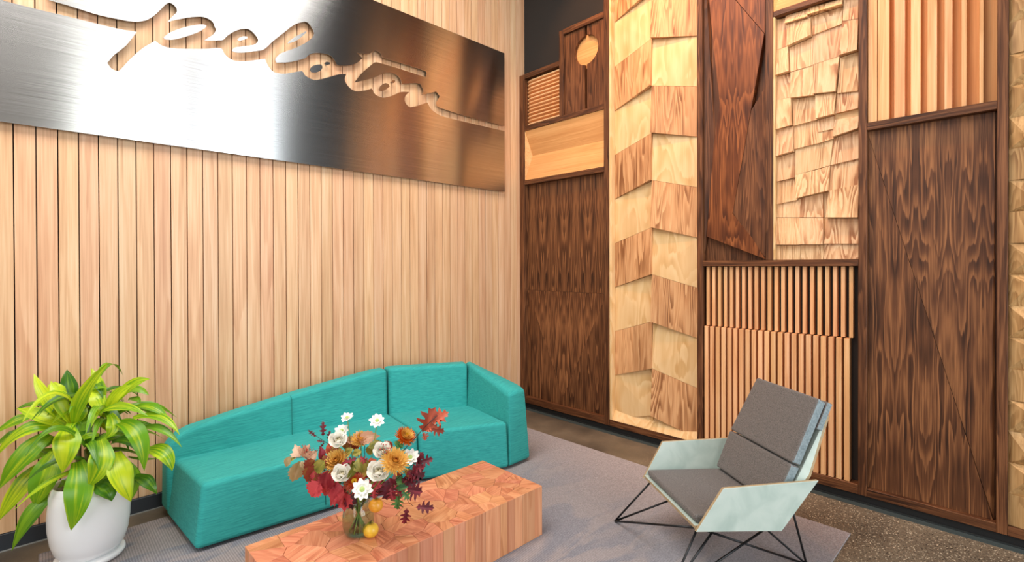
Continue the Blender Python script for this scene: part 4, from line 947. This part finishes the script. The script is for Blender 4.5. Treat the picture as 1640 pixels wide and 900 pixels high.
def put_leaf(root, kind, mat, b, t, d, wid=1.0, dd=0., name='leaf'):
    B0, T0 = at(b[0], b[1], 2.434+d), at(t[0], t[1], 2.434+d+dd); ax = T0-B0; ln = ax.length; ax.normalize()
    nrm = ((CAM-B0).normalized()+Vector((RF.uniform(-.5, .5), RF.uniform(-.5, .5), RF.uniform(0, .6))))
    x = ax.cross(nrm).normalized(); z = x.cross(ax)
    k = (kind, mat, wid)
    if k not in _lc: me = lobed(kind, wid); me.materials.append(LM[mat]); _lc[k] = me
    o = link(name, _lc[k], root)
    M_ = Matrix((x*ln, ax*ln, z*ln)).transposed().to_4x4(); M_.translation = loc_in(root, B0); o.matrix_local = M_
def sprig(name, label, cat, path, d, leaves, r=.0016, into=True, mat=TWIG, extra=()):
    W = [at(x, y, 2.434+d+(dd[0] if dd else 0)) for x, y, *dd in path]; root = thing(name, label, cat, tuple(W[0]))
    pts = list(W)
    if into:
        out = W[-1]-VC; an = math.atan2(out.y, out.x); pts += [VC+Vector((math.cos(an)*.034, math.sin(an)*.034, .168)), VC+Vector((-math.cos(an)*.03, -math.sin(an)*.03, .03))]
    link('twig', tube_mesh('twig', [p-W[0] for p in pts], r, mat, 6), root)
    for lf in leaves: put_leaf(root, *lf)
    return root
Z7 = lambda x, y: (440+x/3.75, 640+y/3.75)
def L_(kind, mat, bx, by, tx, ty, d, wid=1.0, dd=0.): return (kind, mat, Z7(bx, by), Z7(tx, ty), d, wid, dd)
def p7(*a): return [Z7(x, y) for x, y in a]
sprig('oak_sprig', 'rust red oak leaves on a dark twig reaching up at the far right', 'leaf sprig', p7((975, 95), (900, 165), (835, 240), (740, 340), (640, 470)), .03,
      [L_('oak', 'rust', 885, 200, 965, 50, .03, 1.1), L_('oak', 'rust', 935, 140, 1042, 72, .03, 1.0), L_('oak', 'mixed', 925, 175, 1022, 190, .03, .9), L_('oak', 'rust', 890, 195, 910, 245, .03, 1.3), L_('oak', 'rust', 900, 190, 950, 160, .03, .8)], .0022)
sprig('burgundy_sprig', 'finely lobed burgundy leaves spreading from the right side of the bouquet', 'leaf sprig', p7((900, 360), (830, 390), (740, 470), (640, 540)), .04,
      [L_('oak', 'burgundy', 850, 390, 890, 315, .04, 1.0), L_('oak', 'burgundy', 860, 380, 952, 355, .03, .9), L_('oak', 'burgundy', 820, 410, 905, 400, .03, 1.1), L_('oak', 'burgundy', 815, 420, 905, 460, .03, 1.2), L_('oak', 'burgundy', 790, 430, 860, 480, .02, 1.2), L_('oak', 'burgundy', 800, 390, 850, 320, .06, 1.0), L_('oak', 'burgundy', 760, 470, 850, 520, .04, 1.0), L_('oak', 'crimson', 790, 440, 830, 520, .05, 1.1)])
sprig('purple_leaf_sprig', 'purple red lobed leaf pointing right over the table edge of the bouquet', 'leaf sprig', p7((800, 540), (740, 530), (650, 540)), -.02, [L_('oak', 'burgundy', 790, 535, 888, 555, -.02, 1.5), L_('oak', 'crimson', 720, 510, 770, 590, -.02, 1.0)])
sprig('hanging_leaf_sprig', 'two small dark red leaves on a thin twig hanging low over the table', 'leaf sprig', p7((835, 640), (805, 620), (780, 560), (700, 520), (640, 540)), -.05, [L_('oak', 'burgundy', 845, 645, 960, 650, -.05, .8), L_('oak', 'burgundy', 795, 650, 775, 755, -.05, .8)], .001)
sprig('crimson_leaf_sprig', 'crimson lobed leaves hanging at the centre right above the yellow fruit', 'leaf sprig', p7((690, 500), (650, 520), (590, 560)), -.10, [L_('oak', 'burgundy', 680, 480, 672, 610, -.10, 1.2), L_('oak', 'crimson', 700, 520, 715, 610, -.10, 1.0), L_('oak', 'crimson', 600, 530, 595, 600, -.12, .9)])
sprig('green_sprig', 'small dark green leaves hanging at the lower right of the bouquet', 'leaf sprig', p7((740, 640), (745, 580), (690, 530), (600, 560)), -.06, [L_('oak', 'green', 745, 565, 732, 665, -.06, 1.0), L_('oak', 'green', 760, 545, 812, 600, -.06, .9), L_('oval', 'green', 720, 540, 800, 520, -.03, 1.0)], .0012)
sprig('pale_leaf_sprig', 'pale peach and tan leaves reaching out at the far left', 'leaf sprig', p7((110, 350), (180, 345), (260, 400), (400, 480)), .0,
      [L_('tooth', 'tan', 150, 370, 105, 502, .0, .9), L_('oval', 'tan', 95, 340, 62, 405, 0, 1.3), L_('maple', 'peach', 150, 345, 120, 268, .02, 1.1), L_('maple', 'peach', 165, 345, 205, 268, .02, 1.1), L_('tooth', 'tan', 160, 370, 175, 415, 0, .9), L_('tooth', 'peach', 195, 360, 255, 310, .0, 1.2), L_('tooth', 'olive', 95, 365, 125, 345, 0, .9)])
sprig('crimson_viburnum_sprig', 'large crimson and olive leaves massed at the left below the pale leaves', 'leaf sprig', p7((260, 400), (330, 450), (430, 520)), -.04,
      [L_('tooth', 'mixed', 255, 370, 175, 440, -.04, 1.3), L_('tooth', 'mixed', 250, 400, 185, 500, -.05, 1.2), L_('tooth', 'olive', 300, 370, 235, 440, -.06, 1.2), L_('tooth', 'crimson', 270, 430, 235, 505, -.05, 1.3), L_('tooth', 'crimson', 270, 490, 212, 590, -.06, 1.3), L_('tooth', 'crimson', 320, 430, 310, 555, -.06, 1.2), L_('tooth', 'crimson', 345, 430, 280, 500, -.05, 1.2), L_('oval', 'burgundy', 278, 370, 280, 280, -.02, 1.2), L_('tooth', 'mixed', 330, 350, 270, 380, -.04, 1.1), L_('tooth', 'crimson', 330, 500, 290, 580, -.03, 1.2)])
sprig('deep_red_leaf_sprig', 'deep red maple-like leaves drooping at the left of the jar neck', 'leaf sprig', p7((400, 520), (440, 560), (490, 600)), -.08,
      [L_('maple', 'crimson', 410, 520, 322, 640, -.08, 1.2), L_('maple', 'crimson', 420, 560, 415, 680, -.09, 1.0), L_('maple', 'burgundy', 440, 570, 475, 665, -.07, 1.1), L_('maple', 'burgundy', 390, 530, 330, 560, -.04, 1.0)])
sprig('burgundy_twig', 'dark red feathery twig sticking up at the upper left', 'leaf sprig', p7((200, 182), (260, 225), (320, 265), (420, 400)), .03, [L_('oak', 'burgundy', 250, 225, 200, 182, .03, .5), L_('oak', 'burgundy', 290, 225, 290, 128, .03, .5), L_('oak', 'burgundy', 325, 260, 330, 185, .03, .5), L_('oak', 'burgundy', 300, 255, 250, 245, .03, .5), L_('oak', 'burgundy', 300, 255, 262, 300, .03, .4)], .0012)
sprig('olive_leaf_sprig', 'olive green leaves in the middle between the white roses', 'leaf sprig', p7((500, 330), (520, 420), (530, 520)), -.06,
      [L_('tooth', 'olive', 500, 350, 540, 445, -.10, 1.2), L_('oval', 'olive', 480, 390, 440, 490, -.12, .9), L_('tooth', 'olive', 520, 310, 460, 330, -.05, 1.0), L_('tooth', 'olive', 560, 285, 650, 255, 0, .7), L_('tooth', 'mixed', 550, 380, 600, 400, -.08, 1.0), L_('oak', 'burgundy', 500, 350, 390, 390, -.08, .5), L_('oak', 'crimson', 510, 340, 560, 380, -.1, .9), L_('tooth', 'rust', 560, 390, 610, 360, -.03, 1.2), L_('tooth', 'mixed', 400, 300, 320, 320, .02, 1.0), L_('tooth', 'olive', 420, 330, 470, 290, .0, 1.0), L_('tooth', 'mixed', 600, 500, 560, 450, .02, 1.2), L_('tooth', 'burgundy', 470, 480, 520, 420, .02, 1.3), L_('tooth', 'green', 400, 500, 340, 520, .02, 1.0), L_('tooth', 'olive', 640, 300, 600, 240, .05, 1.2)])
sprig('pink_leaf_sprig', 'broad pale pink leaves at the top centre behind the golden flower', 'leaf sprig', p7((540, 230), (540, 330), (535, 450)), .04, [L_('tooth', 'peach', 500, 240, 630, 215, .03, .8), L_('tooth', 'peach', 520, 240, 490, 190, .05, 1.0), L_('tooth', 'peach', 480, 260, 430, 220, .05, 1.0)])
sprig('autumn_leaf_sprig', 'green and rust leaves behind the orange flower at the top right', 'leaf sprig', p7((800, 200), (760, 280), (680, 400)), .08, [L_('maple', 'mixed', 800, 230, 800, 160, .09, 1.2), L_('maple', 'mixed', 810, 230, 845, 205, .09, 1.0), L_('oval', 'green', 770, 290, 720, 250, .03, 1.8), L_('tooth', 'rust', 700, 300, 660, 245, .06, 1.0)])
sprig('mixed_filler_sprig', 'rust and olive leaves filling the right half behind the white roses', 'leaf sprig', p7((690, 430), (640, 480), (590, 560)), .05,
      [L_('tooth', 'mixed', 640, 300, 700, 260, .06, 1.1), L_('tooth', 'olive', 560, 330, 590, 270, .05, 1.1), L_('tooth', 'rust', 720, 440, 760, 500, .05, 1.1), L_('tooth', 'burgundy', 690, 470, 700, 550, .02, 1.3), L_('tooth', 'green', 700, 480, 790, 500, .04, 1.0),
       L_('tooth', 'burgundy', 650, 480, 620, 580, .0, 1.2), L_('oak', 'crimson', 560, 480, 640, 540, -.02, 1.2), L_('tooth', 'mixed', 560, 430, 500, 470, -.02, 1.1), L_('tooth', 'olive', 780, 420, 830, 470, .05, 1.0)])
sprig('rust_filler_sprig', 'rust and wine red leaves filling the gap behind the left golden flower', 'leaf sprig', p7((340, 330), (400, 420), (470, 520)), .05,
      [L_('tooth', 'rust', 350, 330, 320, 260, .05, 1.2), L_('tooth', 'burgundy', 350, 380, 290, 400, .03, 1.2), L_('tooth', 'mixed', 420, 300, 450, 240, .04, 1.1), L_('tooth', 'olive', 430, 420, 480, 350, .0, 1.1), L_('oak', 'burgundy', 440, 500, 400, 580, -.02, 1.2),
       L_('tooth', 'rust', 470, 300, 500, 240, .06, 1.1), L_('tooth', 'green', 470, 470, 480, 560, .0, 1.0), L_('tooth', 'burgundy', 480, 420, 560, 470, .03, 1.2)])
# berries
BER = plain('red_berry', (186, 46, 40), .35)
bm_ = lathe_mesh('berry', [(.0001, -.0028), (.002, -.002), (.0028, 0), (.002, .002), (.0001, .0028)], BER, 8)
for nm, lab, (cx, cy), d in (('berry_cluster', 'cluster of tiny red berries among the pale leaves at the left', (195, 300), 0.0), ('berry_cluster', 'cluster of tiny red berries above the golden chrysanthemum', (670, 295), -.10)):
    P0 = at(*Z7(cx, cy+60), 2.434+d+.03); root = thing(nm, lab, 'berries', tuple(P0), group='sprays of red berries')
    for i in range(20):
        x, y = cx+RF.gauss(0, 22), cy+RF.gauss(0, 16); Q = at(*Z7(x, y), 2.434+d+RF.uniform(-.01, .01))
        link('berry', bm_, root, loc_in(root, Q)); link('stalk', tube_mesh('stalk', [Vector((0, 0, 0)), Q-P0], .0005, TWIG, 4), root)
    link('twig', tube_mesh('twig', [p-P0 for p in (P0, VC+Vector((0, 0, .17)), VC+Vector((.01, .02, .02)))], .0015, TWIG, 6), root)
# fruit
FRU = plain('yellow_fruit', (238, 192, 62), .35, var=12); FRUO = plain('orange_yellow_fruit', (236, 164, 52), .35, var=12)
def fruit(P, r, mat, label):
    root = thing('yellow_fruit', label, 'fruit', tuple(P))
    pr = [(r*math.sin(t)*1.0 if 0 < t < math.pi else .0004, -r*.93*math.cos(t)*(1-.16*max(0, -math.cos(t))**8)) for t in [math.pi*i/14 for i in range(15)]]
    link('body', lathe_mesh('fruit', pr, mat, 28), root)
    for i in range(5):
        a = i*1.257; put = Vector((math.cos(a), math.sin(a), .35))
        strap_leaf('sepal', P+Vector((0, 0, r*.80)), P+Vector((0, 0, r*.92))+put*r*.22, P+Vector((0, 0, r*.80))+put*r*.42, r*.25, Vector((0, 0, 1)), LM['olive'], n=3, parent=root)
    link('stalk', tube_mesh('stalk', [(0, 0, r*.75), (.001, 0, r*1.05), (.003, .001, r*1.3)], .0012, TWIG, 6), root)
rr = .0365
Pf = on_z(594, 866, .2975); fd = (Pf-CAM).normalized(); Pf = Pf+Vector((fd.x, fd.y, 0)).normalized()*rr*.95
fruit(Vector((Pf.x, Pf.y, .2972+rr*.93)), rr, FRU, 'small yellow fruit lying on the table in front of the jar')
fruit(at(602, 809, 2.434-.09), .034, FRUO, 'orange-yellow fruit hanging against the right side of the jar neck')
